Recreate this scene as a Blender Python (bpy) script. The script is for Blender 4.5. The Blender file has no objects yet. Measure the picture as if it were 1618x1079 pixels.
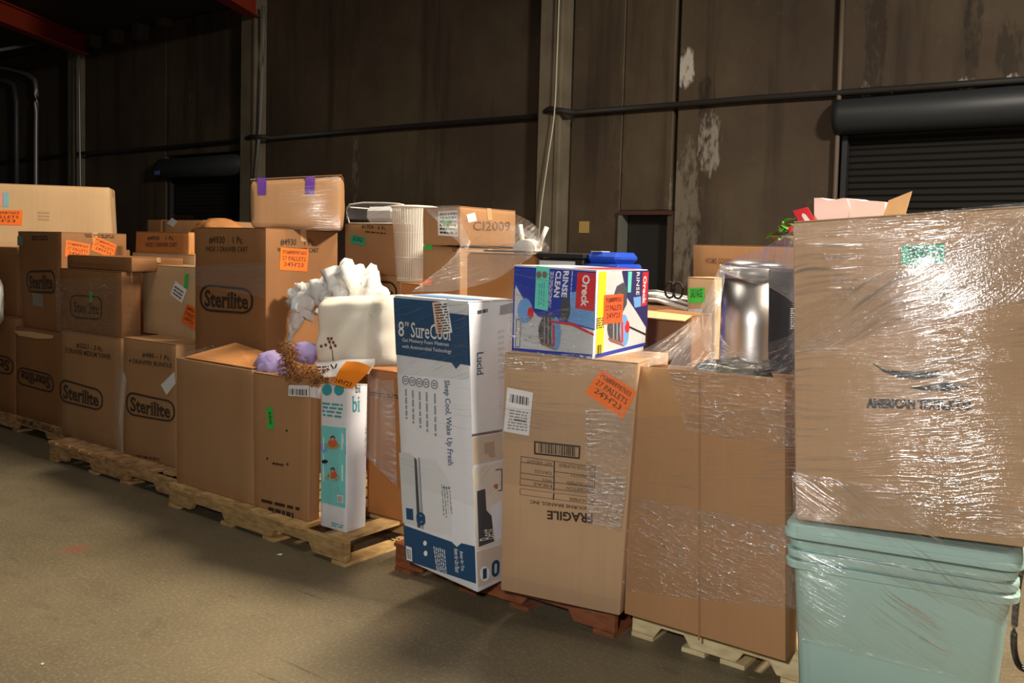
import bpy, bmesh, math, random
from mathutils import Vector, Matrix, noise
random.seed(7)
SC = bpy.context.scene
COL = SC.collection
# ------------------------------------------------------------------ camera
F, CX, CY, H = 1400.0, 809.0, 471.0, 1.6
def _cam_axes(yaw, pitch, roll):
    d = Vector((math.cos(yaw)*math.cos(pitch), math.sin(yaw)*math.cos(pitch), -math.sin(pitch)))
    r = d.cross(Vector((0, 0, 1))).normalized(); u = r.cross(d)
    c, s = math.cos(roll), math.sin(roll)
    return r*c + u*s, u*c - r*s, d
RR, UU, DD = _cam_axes(math.radians(126.3), math.radians(3.1), math.radians(1.5))
CAM = Vector((0, 0, H))
cd = bpy.data.cameras.new('camera'); cam = bpy.data.objects.new('camera', cd); COL.objects.link(cam)
cam.matrix_world = Matrix(((RR.x, UU.x, -DD.x, CAM.x), (RR.y, UU.y, -DD.y, CAM.y), (RR.z, UU.z, -DD.z, CAM.z), (0, 0, 0, 1)))
cd.sensor_width = 36; cd.lens = 36*F/1618; cd.shift_y = -(539.5-CY)/1618; cd.clip_end = 100; cd.clip_start = .05
SC.camera = cam
# ------------------------------------------------------------------ world, lights, exposure
w = bpy.data.worlds.new('world'); SC.world = w; w.use_nodes = True
w.node_tree.nodes['Background'].inputs[0].default_value = (1.0, .93, .82, 1)
w.node_tree.nodes['Background'].inputs[1].default_value = .03
def area(name, loc, to, size, power, color, sy=None):
    l = bpy.data.lights.new(name, 'AREA'); l.size = size; l.energy = power; l.color = color
    if sy: l.shape = 'RECTANGLE'; l.size_y = sy
    o = bpy.data.objects.new(name, l); COL.objects.link(o); o.location = loc
    o.rotation_euler = (Vector(to)-Vector(loc)).to_track_quat('-Z', 'Y').to_euler()
    return o
area('flash_light', (-.34, -.05, 1.84), (-2.0, 3.2, 1.0), .13, 66, (1, .97, .93))
area('ceiling_or_fill_light', (2.4, 4.5, 5.7), (-2.4, 3.8, 0), 1.2, 900, (1, .88, .72), .6)
area('ceiling_or_fill_light', (-3.5, 5.4, 5.7), (-4.8, 3.9, 0), 1.2, 230, (1, .82, .6), .6)
area('ceiling_or_fill_light', (-4.0, 2.0, 5.7), (-4.0, 1.8, 0), 1.6, 52, (1, .93, .82), 1.6)  # added fill lamp that brightens the floor, stands for no known fixture
SC.view_settings.view_transform = 'Standard'; SC.view_settings.look = 'None'
SC.view_settings.gamma = 1; SC.view_settings.use_curve_mapping = False
SC.view_settings.exposure = 0.0
# ------------------------------------------------------------------ pixel -> place helpers
def ray(x, y): return RR*((x-CX)/F) - UU*((y-CY)/F) + DD
def proj(P):
    q = Vector(P)-CAM; d = q.dot(DD); return CX+F*q.dot(RR)/d, CY-F*q.dot(UU)/d
class Pl:
    def __init__(s, p, n): s.p = Vector(p); s.n = Vector(n).normalized()
    def at(s, x, y):
        v = ray(x, y); return CAM + v*((s.p-CAM).dot(s.n)/v.dot(s.n))
    def atz(s, x, z):                       # point of the plane at height z seen in column x
        y = 400.0
        for _ in range(12):
            P = s.at(x, y); e = P.z-z
            Q = s.at(x, y+1); y -= e/(Q.z-P.z)
        return s.at(x, y)
def YP(y): return Pl((0, y, 0), (0, -1, 0))
def XP(x): return Pl((x, 0, 0), (1, 0, 0))
def AP(p, az):                              # vertical plane through p whose face runs rightwards along az (degrees)
    a = math.radians(az); return Pl(p, (math.sin(a), -math.cos(a), 0))
def onz(x, y, z):
    v = ray(x, y); return CAM + v*((z-H)/v.z)
# ------------------------------------------------------------------ materials
MATS = {}
def lin(c):
    def f(v):
        v /= 255.0; return v/12.92 if v <= .04045 else ((v+.055)/1.055)**2.4
    return (f(c[0]), f(c[1]), f(c[2]), 1)
def newmat(name):
    m = bpy.data.materials.new(name); m.use_nodes = True
    return m, m.node_tree, m.node_tree.nodes['Principled BSDF']
def plain(name, rgb, rough=.6, metal=0, var=.06, spec=.5, scale=14):
    if name in MATS: return MATS[name]
    m, t, b = newmat(name)
    b.inputs['Roughness'].default_value = rough; b.inputs['Metallic'].default_value = metal
    b.inputs['Specular IOR Level'].default_value = spec
    n = t.nodes.new('ShaderNodeTexNoise'); n.inputs['Scale'].default_value = scale; n.inputs['Detail'].default_value = 4
    tc = t.nodes.new('ShaderNodeTexCoord'); t.links.new(tc.outputs['Object'], n.inputs['Vector'])
    mx = t.nodes.new('ShaderNodeMixRGB'); c = lin(rgb)
    mx.inputs[1].default_value = tuple(v*(1-var) for v in c[:3])+(1,); mx.inputs[2].default_value = tuple(min(1, v*(1+var)) for v in c[:3])+(1,)
    t.links.new(n.outputs['Fac'], mx.inputs[0]); t.links.new(mx.outputs[0], b.inputs['Base Color'])
    MATS[name] = m; return m
def card(name, rgb, rough=.75, var=.1):
    if name in MATS: return MATS[name]
    m, t, b = newmat(name); N = t.nodes.new; L = t.links.new
    tc = N('ShaderNodeTexCoord'); b.inputs['Roughness'].default_value = rough; b.inputs['Specular IOR Level'].default_value = .3
    n1 = N('ShaderNodeTexNoise'); n1.inputs['Scale'].default_value = 2.2; n1.inputs['Detail'].default_value = 6
    mp = N('ShaderNodeMapping'); mp.inputs['Scale'].default_value = (55, 55, .8)
    n2 = N('ShaderNodeTexNoise'); n2.inputs['Scale'].default_value = 1; n2.inputs['Detail'].default_value = 2
    L(tc.outputs['Object'], n1.inputs['Vector']); L(tc.outputs['Object'], mp.inputs['Vector']); L(mp.outputs[0], n2.inputs['Vector'])
    ad = N('ShaderNodeMath'); ad.operation = 'MULTIPLY_ADD'; ad.inputs[1].default_value = .35
    L(n2.outputs['Fac'], ad.inputs[0]); L(n1.outputs['Fac'], ad.inputs[2])
    rp = N('ShaderNodeValToRGB'); c = lin(rgb)
    rp.color_ramp.elements[0].position = .35; rp.color_ramp.elements[1].position = 1.0
    rp.color_ramp.elements[0].color = (c[0]*(1-var), c[1]*(1-var*1.1), c[2]*(1-var*1.3), 1)
    rp.color_ramp.elements[1].color = (min(1, c[0]*(1+var)), min(1, c[1]*(1+var)), min(1, c[2]*(1+var)), 1)
    L(ad.outputs[0], rp.inputs[0]); L(rp.outputs[0], b.inputs['Base Color'])
    bp = N('ShaderNodeBump'); bp.inputs['Strength'].default_value = .25; bp.inputs['Distance'].default_value = .02
    n3 = N('ShaderNodeTexNoise'); n3.inputs['Scale'].default_value = 3.5; n3.inputs['Detail'].default_value = 3
    L(tc.outputs['Object'], n3.inputs['Vector']); L(n3.outputs['Fac'], bp.inputs['Height']); L(bp.outputs[0], b.inputs['Normal'])
    MATS[name] = m; return m
def wood(name, rgb, rgb2):
    if name in MATS: return MATS[name]
    m, t, b = newmat(name); N = t.nodes.new; L = t.links.new
    tc = N('ShaderNodeTexCoord'); oi = N('ShaderNodeObjectInfo'); b.inputs['Roughness'].default_value = .8
    mp = N('ShaderNodeMapping'); mp.inputs['Scale'].default_value = (12, 12, 40)
    n = N('ShaderNodeTexNoise'); n.inputs['Scale'].default_value = 1.2; n.inputs['Detail'].default_value = 6; n.noise_dimensions = '4D'
    L(tc.outputs['Object'], mp.inputs[0]); L(mp.outputs[0], n.inputs['Vector']); L(oi.outputs['Random'], n.inputs['W'])
    rp = N('ShaderNodeValToRGB'); rp.color_ramp.elements[0].color = lin(rgb2); rp.color_ramp.elements[1].color = lin(rgb)
    rp.color_ramp.elements[0].position = .3; rp.color_ramp.elements[1].position = .62
    L(n.outputs['Fac'], rp.inputs[0])
    hv = N('ShaderNodeHueSaturation'); mm = N('ShaderNodeMath'); mm.operation = 'MULTIPLY_ADD'; mm.inputs[1].default_value = .35; mm.inputs[2].default_value = .8
    L(oi.outputs['Random'], mm.inputs[0]); L(mm.outputs[0], hv.inputs['Value']); L(rp.outputs[0], hv.inputs['Color']); L(hv.outputs[0], b.inputs['Base Color'])
    bp = N('ShaderNodeBump'); bp.inputs['Strength'].default_value = .3; bp.inputs['Distance'].default_value = .004; L(n.outputs['Fac'], bp.inputs['Height']); L(bp.outputs[0], b.inputs['Normal'])
    MATS[name] = m; return m
def film_mat(name, base=.05, streak=.5, thr=.54, haze=.015, rough=.14, su=3, sv=150, bump=1.0, dist=.003):
    """clear stretch film: see-through, glossy, finely drawn along its length (UV u, in metres)"""
    if name in MATS: return MATS[name]
    m = bpy.data.materials.new(name); m.use_nodes = True; t = m.node_tree; N = t.nodes.new; L = t.links.new
    t.nodes.clear(); out = N('ShaderNodeOutputMaterial')
    uv = N('ShaderNodeUVMap'); uv.uv_map = 'UVMap'
    dn = N('ShaderNodeTexNoise'); dn.inputs['Scale'].default_value = 2.0; dn.inputs['Detail'].default_value = 2; L(uv.outputs[0], dn.inputs['Vector'])
    dv = N('ShaderNodeVectorMath'); dv.operation = 'MULTIPLY_ADD'; dv.inputs[1].default_value = (.10, .14, 0)
    L(dn.outputs['Color'], dv.inputs[0]); L(uv.outputs[0], dv.inputs[2])
    mp = N('ShaderNodeMapping'); mp.inputs['Scale'].default_value = (su, sv, 1); L(dv.outputs[0], mp.inputs[0])
    n1 = N('ShaderNodeTexNoise'); n1.inputs['Scale'].default_value = 1; n1.inputs['Detail'].default_value = 3; n1.inputs['Roughness'].default_value = .55; L(mp.outputs[0], n1.inputs['Vector'])
    n2 = N('ShaderNodeTexNoise'); n2.inputs['Scale'].default_value = 110; n2.inputs['Detail'].default_value = 3; L(uv.outputs[0], n2.inputs['Vector'])
    n4 = N('ShaderNodeTexNoise'); n4.inputs['Scale'].default_value = 4.5; n4.inputs['Detail'].default_value = 2; L(uv.outputs[0], n4.inputs['Vector'])
    hm = N('ShaderNodeMath'); hm.operation = 'MULTIPLY_ADD'; hm.inputs[1].default_value = .12
    L(n2.outputs['Fac'], hm.inputs[0]); L(n1.outputs['Fac'], hm.inputs[2])
    bp = N('ShaderNodeBump'); bp.inputs['Strength'].default_value = bump; bp.inputs['Distance'].default_value = dist
    L(hm.outputs[0], bp.inputs['Height'])
    gl = N('ShaderNodeBsdfGlossy'); gl.inputs['Roughness'].default_value = rough; gl.inputs['Color'].default_value = (1, 1, 1, 1); L(bp.outputs[0], gl.inputs['Normal'])
    tr = N('ShaderNodeBsdfTransparent'); tr.inputs['Color'].default_value = (.975, .975, .975, 1)
    df = N('ShaderNodeBsdfDiffuse'); df.inputs['Color'].default_value = (.8, .8, .8, 1)
    mr = N('ShaderNodeMapRange'); mr.inputs['From Min'].default_value = thr; mr.inputs['From Max'].default_value = thr+.22
    mr.inputs['To Min'].default_value = 0; mr.inputs['To Max'].default_value = streak
    L(n1.outputs['Fac'], mr.inputs['Value'])
    mk = N('ShaderNodeMapRange'); mk.inputs['From Min'].default_value = .42; mk.inputs['From Max'].default_value = .62
    L(n4.outputs['Fac'], mk.inputs['Value'])
    mu = N('ShaderNodeMath'); mu.operation = 'MULTIPLY'; L(mr.outputs[0], mu.inputs[0]); L(mk.outputs[0], mu.inputs[1])
    ad = N('ShaderNodeMath'); ad.operation = 'ADD'; ad.inputs[1].default_value = base; ad.use_clamp = True; L(mu.outputs[0], ad.inputs[0])
    h2 = N('ShaderNodeMath'); h2.operation = 'MULTIPLY_ADD'; h2.inputs[1].default_value = .22; h2.inputs[2].default_value = haze; L(mu.outputs[0], h2.inputs[0])
    m1 = N('ShaderNodeMixShader'); L(h2.outputs[0], m1.inputs[0]); L(tr.outputs[0], m1.inputs[1]); L(df.outputs[0], m1.inputs[2])
    m2 = N('ShaderNodeMixShader'); L(ad.outputs[0], m2.inputs[0]); L(m1.outputs[0], m2.inputs[1]); L(gl.outputs[0], m2.inputs[2])
    L(m2.outputs[0], out.inputs[0]); MATS[name] = m; return m
K_MID = card('cardboard_mid', (172, 130, 90)); K_LIGHT = card('cardboard_light', (206, 172, 130)); K_DARK = card('cardboard_dark', (146, 102, 64))
K_WARM = card('cardboard_warm', (186, 128, 76)); K_GREY = card('cardboard_grey_tan', (184, 150, 116)); K_IN = card('cardboard_inside', (214, 178, 128))
INK = plain('brown_black_ink', (52, 36, 26), .7); BLACK = plain('black_ink', (24, 22, 22), .6); RINK = plain('red_brown_ink', (110, 48, 32), .7)
ORANGE = plain('orange_paper', (255, 118, 30), .6); WHITE = plain('white_paper', (235, 233, 232), .5); GREEN = plain('green_paper', (60, 168, 128), .6)
BGREEN = plain('bright_green_paper', (60, 190, 80), .6); TAPE = plain('brown_parcel_tape', (196, 158, 112), .25); CTAPE = plain('clear_tape', (205, 182, 152), .2)
PURPLE = plain('purple_tape', (92, 44, 140), .35); NAVY = plain('navy_print', (18, 70, 110), .4); GREYP = plain('grey_print', (150, 152, 156), .5)
LGREY = plain('light_grey_print', (202, 204, 206), .45); BWHITE = plain('box_white_print', (226, 226, 230), .4); TEALP = plain('turquoise_print', (120, 205, 205), .5)
BLUE = plain('blue_print', (34, 58, 165), .35); MINT = plain('mint_print', (105, 215, 195), .4); RED = plain('red_print', (215, 36, 44), .4)
YEL = plain('yellow_print', (245, 215, 30), .4); DGREY = plain('dark_grey_print', (70, 70, 78), .45); SKIN = plain('tan_print', (196, 150, 120), .5)
DBLUE = plain('dark_blue_print', (44, 40, 96), .4); LBLUE = plain('light_blue_print', (110, 165, 225), .4); BEIGE = plain('beige_print', (206, 188, 170), .5)
# ------------------------------------------------------------------ object helpers
def mesh_obj(name, verts, faces, mat, parent=None, smooth=False, uvs=None):
    me = bpy.data.meshes.new(name); me.from_pydata([tuple(v) for v in verts], [], faces); me.update()
    if mat: me.materials.append(mat)
    if smooth:
        for p in me.polygons: p.use_smooth = True
    if uvs:
        ul = me.uv_layers.new(name='UVMap')
        for p in me.polygons:
            for li, vi in zip(p.loop_indices, p.vertices): ul.data[li].uv = uvs[vi]
    o = bpy.data.objects.new(name, me); COL.objects.link(o)
    if parent: child(o, parent)
    return o
def bm_obj(name, bm, mat, parent=None, smooth=False):
    me = bpy.data.meshes.new(name); bm.to_mesh(me); bm.free()
    if mat: me.materials.append(mat)
    if smooth:
        for p in me.polygons: p.use_smooth = True
    o = bpy.data.objects.new(name, me); COL.objects.link(o)
    if parent: child(o, parent)
    return o
def world_loc(o):
    L = Vector((0, 0, 0))
    while o: L = L + o.location; o = o.parent
    return L
def child(o, parent):                       # meshes are modelled in world places; parents are only shifted, never turned
    o.parent = parent; o.location = o.location - world_loc(parent)
def thing(name, label, cat, loc, group=None):
    o = bpy.data.objects.new(name, None); COL.objects.link(o); o.location = loc; o.empty_display_size = .1
    o['label'] = label; o['category'] = cat
    if group: o['group'] = group
    return o
def tag(o, label, cat, group=None):
    o['label'] = label; o['category'] = cat
    if group: o['group'] = group
    return o
def struct(o): o['kind'] = 'structure'; return o
def bmbox(bm, lo, hi, bev=0):
    r = bmesh.ops.create_cube(bm, size=1); vs = r['verts']
    for v in vs:
        v.co = Vector(((lo[i]+hi[i])/2 + v.co[i]*(hi[i]-lo[i]) for i in range(3)))
    if bev:
        es = list({e for v in vs for e in v.link_edges}); bmesh.ops.bevel(bm, geom=es, offset=bev, segments=1, affect='EDGES')
def box(name, lo, hi, mat, parent=None, bev=0):
    bm = bmesh.new(); bmbox(bm, lo, hi, bev); return bm_obj(name, bm, mat, parent)
def tube(name, pts, r, mat, parent=None, seg=8, closed=False):
    pts = [Vector(p) for p in pts]; vs = []; fs = []; n = len(pts); rr = r if isinstance(r, (list, tuple)) else [r]*n
    up = Vector((0, 0, 1))
    for i, p in enumerate(pts):
        a = pts[(i-1) % n] if (closed or i) else p; b = pts[(i+1) % n] if (closed or i < n-1) else p
        d = (b-a).normalized() if (b-a).length > 1e-9 else up
        s = d.cross(up)
        if s.length < 1e-3: s = d.cross(Vector((1, 0, 0)))
        s.normalize(); q = s.cross(d)
        for k in range(seg):
            t = 2*math.pi*k/seg; vs.append(p + (s*math.cos(t)+q*math.sin(t))*rr[i])
    for i in range(n if closed else n-1):
        for k in range(seg):
            a = i*seg+k; b = i*seg+(k+1) % seg; j = ((i+1) % n)*seg
            fs.append((a, b, j+(k+1) % seg, j+k))
    if not closed: fs.append(tuple(range(seg-1, -1, -1))); fs.append(tuple((n-1)*seg+k for k in range(seg)))
    return mesh_obj(name, vs, fs, mat, parent, True)
def smoothpath(pts, k=6):
    P = [Vector(p) for p in pts]; out = []
    for i in range(len(P)-1):
        a, b, c, d = P[max(i-1, 0)], P[i], P[i+1], P[min(i+2, len(P)-1)]
        for j in range(k):
            t = j/k; out.append(.5*((2*b)+(c-a)*t+(2*a-5*b+4*c-d)*t*t+(3*b-a-3*c+d)*t**3))
    out.append(P[-1]); return out
# ------------------------------------------------------------------ faces that prints and stickers stick to
class Face:
    def __init__(s, tl, tr, br, bl, bulge=0.0, rough=0.0, seed=0):
        s.c = [Vector(tl), Vector(tr), Vector(br), Vector(bl)]; s.b = bulge; s.r = rough; s.seed = seed
        s.n = (s.c[3]-s.c[0]).cross(s.c[1]-s.c[0]).normalized()
        s.pl = Pl(s.c[0], s.n)
    def flat(s, u, v):
        a, b, c, d = s.c; return (a*(1-u)+b*u)*(1-v)+(d*(1-u)+c*u)*v
    def P(s, u, v, off=0.0):
        e = 0
        if 0 < u < 1 and 0 < v < 1 and (s.b or s.r):
            k = 16*u*(1-u)*v*(1-v); e = s.b*k + s.r*min(1, 2*k)*noise.noise(Vector((u*3+s.seed, v*3.5, s.seed*.7)))
        return s.flat(u, v)+s.n*(off+e)
    def uv(s, x, y):
        X = s.pl.at(x, y); u = v = .5; a, b, c, d = s.c
        for _ in range(5):
            R = X-s.flat(u, v); du = (b-a)*(1-v)+(c-d)*v; dv = (d-a)*(1-u)+(c-b)*u
            A, B, C = du.dot(du), du.dot(dv), dv.dot(dv); p, q = R.dot(du), R.dot(dv); D = A*C-B*B
            u += (p*C-q*B)/D; v += (q*A-p*B)/D
        return u, v
    def px(s, x, y, off=0.0): return s.P(*s.uv(x, y), off)
def lerpq(q, s, t):
    return tuple((q[0][i]*(1-s)+q[1][i]*s)*(1-t)+(q[3][i]*(1-s)+q[2][i]*s)*t for i in (0, 1))
def decal(name, f, q, mat, parent, off=.0012, n=4, m=4, label=None):
    vs = [f.px(*lerpq(q, i/n, j/m), off) for j in range(m+1) for i in range(n+1)]
    vs += [v - f.n*(off*.8) for v in vs]; k = (n+1)*(m+1)
    fs = [(j*(n+1)+i, (j+1)*(n+1)+i, (j+1)*(n+1)+i+1, j*(n+1)+i+1) for j in range(m) for i in range(n)]
    o = mesh_obj(name, vs[:k], fs, mat, parent)
    if label: o['label'] = label
    return o
def polyd(name, f, pts, mat, parent, off=.0016):
    return mesh_obj(name, [f.px(x, y, off) for x, y in reversed(pts)], [tuple(range(len(pts)))], mat, parent)
def ell(cx, cy, rx, ry, n=16, a0=0): return [(cx+rx*math.cos(a0+2*math.pi*k/n), cy+ry*math.sin(a0+2*math.pi*k/n)) for k in range(n)]
_TC = {}
def text_mesh(s, serif=False, bold=0.0, lh=None):
    key = (s, serif, bold)
    if key in _TC: return _TC[key]
    cu = bpy.data.curves.new('t', 'FONT'); cu.body = s; cu.size = 1; cu.resolution_u = 2; cu.offset = bold; cu.align_x = 'CENTER'
    o = bpy.data.objects.new('t', cu); COL.objects.link(o)
    dg = bpy.context.evaluated_depsgraph_get(); me = o.evaluated_get(dg).to_mesh()
    V = [(v.co.x, v.co.y) for v in me.vertices]; Fc = [tuple(p.vertices) for p in me.polygons]
    if serif:
        cnt = {}
        for p in Fc:
            for i in range(len(p)):
                e = tuple(sorted((p[i], p[(i+1) % len(p)]))); cnt.setdefault(e, []).append(p)
        for (a, b), ps in list(cnt.items()):
            if len(ps) != 1: continue
            (x0, y0), (x1, y1) = V[a], V[b]
            if abs(y0-y1) < .004 and .04 < abs(x0-x1) < .17:
                my = sum(V[i][1] for i in ps[0])/len(ps[0]); sg = 1 if my > y0 else -1
                if x0 > x1: x0, x1 = x1, x0
                e = .065; k = len(V); th = .04*sg
                V += [(x0-e, y0), (x1+e, y0), (x1+e, y0+th), (x0-e, y0+th)]
                Fc.append((k, k+1, k+2, k+3) if sg > 0 else (k+3, k+2, k+1, k))
    xs = [v[0] for v in V]; ys = [v[1] for v in V]; x0, x1, y0, y1 = min(xs), max(xs), min(ys), max(ys)
    V = [((x-x0)/(x1-x0), 1-(y-y0)/(y1-y0)) for x, y in V]
    bpy.data.objects.remove(o); bpy.data.curves.remove(cu)
    _TC[key] = (V, Fc); return V, Fc
def lettering(f, s, q, mat, parent, off=.002, serif=False, bold=0.0, name='lettering'):
    V, Fc = text_mesh(s, serif, bold)
    return mesh_obj(name, [f.px(*lerpq(q, a, b), off) for a, b in V], Fc, mat, parent)
def bars(f, q, rows, mat, parent, off=.002, name='fine_print', seed=1, fill=.5, words=5):
    """print too small to read in the photograph: rows of short dashes"""
    rnd = random.Random(seed); vs = []; fs = []
    for r in range(rows):
        t0 = (r+.25)/rows; t1 = t0+fill/rows; s = rnd.uniform(0, .06)
        while s < .97:
            e = min(1, s+rnd.uniform(.4, 1.3)/words); k = len(vs)
            for a, b in ((s, t0), (s, t1), (e, t1), (e, t0)): vs.append(f.px(*lerpq(q, a, b), off))
            fs.append((k, k+1, k+2, k+3)); s = e+.22/words
    return mesh_obj(name, vs, fs, mat, parent)
def barcode(f, q, mat, parent, off=.002, seed=3, n=26, name='barcode'):
    rnd = random.Random(seed); vs = []; fs = []; s = 0
    while s < 1:
        e = min(1, s+rnd.choice((.4, .4, .8, 1.2))/n); k = len(vs)
        for a, b in ((s, 0), (s, 1), (e, 1), (e, 0)): vs.append(f.px(*lerpq(q, a, b), off))
        fs.append((k, k+1, k+2, k+3)); s = e+rnd.choice((.4, .5, .9))/n
    return mesh_obj(name, vs, fs, mat, parent)
def frame(f, q, mat, parent, w=.03, asp=1.0, off=.002, name='printed_frame', rad=0.0):
    """outline of a quad; w in fractions of its height; rad = corner radius in fractions of the height"""
    pts = []
    def loop(d):
        L = []; W = asp; r = max(rad-d, .001)
        for cx, cy, a0 in ((W-d-r, d+r, -90), (W-d-r, 1-d-r, 0), (d+r, 1-d-r, 90), (d+r, d+r, 180)):
            for k in range(7):
                a = math.radians(a0+k*15); L.append(((cx+r*math.cos(a))/W, cy+r*math.sin(a)))
        return L
    def dens(L):
        o = []
        for i, p in enumerate(L):
            q_ = L[(i+1) % len(L)]; o.append(p)
            if abs(p[0]-q_[0])+abs(p[1]-q_[1]) > .15:
                o += [(p[0]+(q_[0]-p[0])*k/8, p[1]+(q_[1]-p[1])*k/8) for k in range(1, 8)]
        return o
    A, B = loop(0), loop(w); A2 = dens(A); B2 = dens(B)
    if len(A2) == len(B2): A, B = A2, B2
    n = len(A)
    vs = [f.px(*lerpq(q, a, b), off) for a, b in A+B]
    return mesh_obj(name, vs, [(i, n+i, n+(i+1) % n, (i+1) % n) for i in range(n)], mat, parent)
def logo(f, q, parent, asp=2.6, flip=False):
    """dark oval ring with the maker's lettering inside"""
    frame(f, q, INK, parent, w=.085, asp=asp, rad=.42, name='logo_ring')
    i = .13/1; qq = [lerpq(q, a, b) for a, b in ((.09, .2), (.91, .2), (.91, .83), (.09, .83))]
    lettering(f, 'Sterilite', qq, INK, parent, serif=True, bold=.028, name='logo_lettering')
def rot_q(x, y, w, h, deg):
    a = math.radians(deg); c, s = math.cos(a), math.sin(a)
    return [(x+dx*c-dy*s, y+dx*s+dy*c) for dx, dy in ((-w/2, -h/2), (w/2, -h/2), (w/2, h/2), (-w/2, h/2))]
def sticker(f, q, mat, root, lines=None, label=None, off=.003, ink=BLACK, serif=True, name='sticker'):
    s = decal(name, f, q, mat, root, off)
    if label: s['label'] = label
    if lines:
        n = len(lines)
        for i, tx in enumerate(lines):
            if not tx: continue
            t0 = .1+.8*i/n; t1 = t0+.8/n*.68; wd = .42 if len(tx) > 8 else .05*len(tx)
            lettering(f, tx, [lerpq(q, a, b) for a, b in ((.5-wd, t0), (.5+wd, t0), (.5+wd, t1), (.5-wd, t1))], ink, s, off+.0012, serif=serif, name='sticker_lettering')
    return s
# ------------------------------------------------------------------ cartons
class Carton: pass
def corner(pl, c):
    """(x, y) pixel, or (x, 'z', height)"""
    return pl.atz(c[0], c[2]) if len(c) == 3 else pl.at(c[0], c[1])
def carton(name, label, pl, tl, tr, br, bl, depth, mat=None, cat='box', group=None, side_px=None, bulge=.006, rough=.006,
           flaps=True, tape=True, bev=.006, seed=None, side_mat=None, open_top=False, label_mat=None, flat_top=True):
    mat = mat or K_MID; seed = seed if seed is not None else random.random()*50
    c = [corner(pl, k) for k in (tl, tr, br, bl)]
    nb = -pl.n                                    # into the box
    if side_px:                                   # depth from where the far edge of the right side shows
        sp = Pl(c[1], Vector((0, 0, 1)).cross(nb)); depth = abs((sp.at(side_px, proj(c[1])[1])-c[1]).dot(nb))
    B = [p+nb*depth for p in c]
    base = (c[2]+c[3]+B[2]+B[3])/4; base.z = min(c[2].z, c[3].z)
    if group is None and name == 'cardboard_box': group = 'cardboard cartons stacked along the row of pallets'
    root = thing(name, label, cat, base, group)
    fr = Face(c[0], c[1], c[2], c[3], bulge, rough, seed)
    rt = Face(c[1], B[1], B[2], c[2], bulge, rough, seed+3)
    bk = Face(B[1], B[0], B[3], B[2], bulge, 0, seed)
    lf = Face(B[0], c[0], c[3], B[3], bulge, rough, seed+7)
    tp = Face(B[0], B[1], c[1], c[0], 0, 0, seed)
    bt = Face(c[3], c[2], B[2], B[3], 0, 0, seed)
    bm = bmesh.new(); N = 8
    fl = [fr, rt, bk, lf, bt] + ([] if open_top else [tp])
    for f in fl:
        g = [[bm.verts.new(f.P(i/N, j/N)) for i in range(N+1)] for j in range(N+1)]
        for j in range(N):
            for i in range(N): bm.faces.new((g[j][i], g[j+1][i], g[j+1][i+1], g[j][i+1]))
    bmesh.ops.remove_doubles(bm, verts=bm.verts, dist=.0004)
    if bev:
        es = [e for e in bm.edges if len(e.link_faces) == 2 and e.calc_face_angle(0) > .9]
        bmesh.ops.bevel(bm, geom=es, offset=bev, segments=2, affect='EDGES', profile=.5)
    bmesh.ops.recalc_face_normals(bm, faces=bm.faces)
    body = bm_obj('body', bm, mat, root, True)
    try: body.data.set_sharp_from_angle(angle=.7)
    except Exception: pass
    if open_top:
        inn = body; md = body.modifiers.new('wall', 'SOLIDIFY'); md.thickness = .006; md.offset = -1
    if flaps and not open_top:                    # two top flaps meeting in the middle, taped over
        for a, b in ((0, .494), (.506, 1)):
            vs = [tp.P(u, v, o) for o in (.0008, .0045) for u, v in ((.004, a+.004), (.996, a+.004), (.996, b-.004), (.004, b-.004))]
            mesh_obj('top_flap', vs, [(4, 7, 6, 5), (0, 4, 5, 1), (1, 5, 6, 2), (2, 6, 7, 3), (3, 7, 4, 0)], mat, root)
        if tape:
            vs = [tp.P(u, v, .0052) for u, v in ((-.001, .46), (1.001, .46), (1.001, .54), (-.001, .54))]
            hh = .07; L = (c[1]-c[2]).length
            vs += [rt.P(.46, min(.3, hh/L), .003), rt.P(.54, min(.3, hh/L), .003)]
            # tape over the top and down the right side
            t = tp.P(1.001, .46, .0052); u = tp.P(1.001, .54, .0052)
            vs += [t, u]
            mesh_obj('tape', vs, [(3, 2, 1, 0), (6, 7, 4, 5)], TAPE, root)
    r = Carton(); r.root = root; r.body = body; r.front = fr; r.right = rt; r.left = lf; r.top = tp; r.back = bk; r.depth = depth; r.c = c; r.B = B
    r.ztop = max(p.z for p in (c[0], c[1])); return r
def ink(c, s, q, mat=INK, face=None, serif=False, bold=.01, name='printed_lettering'):
    return lettering(face or c.front, s, q, mat, c.root, .0022, serif, bold, name)
def rq(x0, y0, x1, y1, dy=0):                     # pixel quad; dy = drop of the right end
    return [(x0, y0), (x1, y0+dy), (x1, y1+dy), (x0, y1)]
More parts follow.
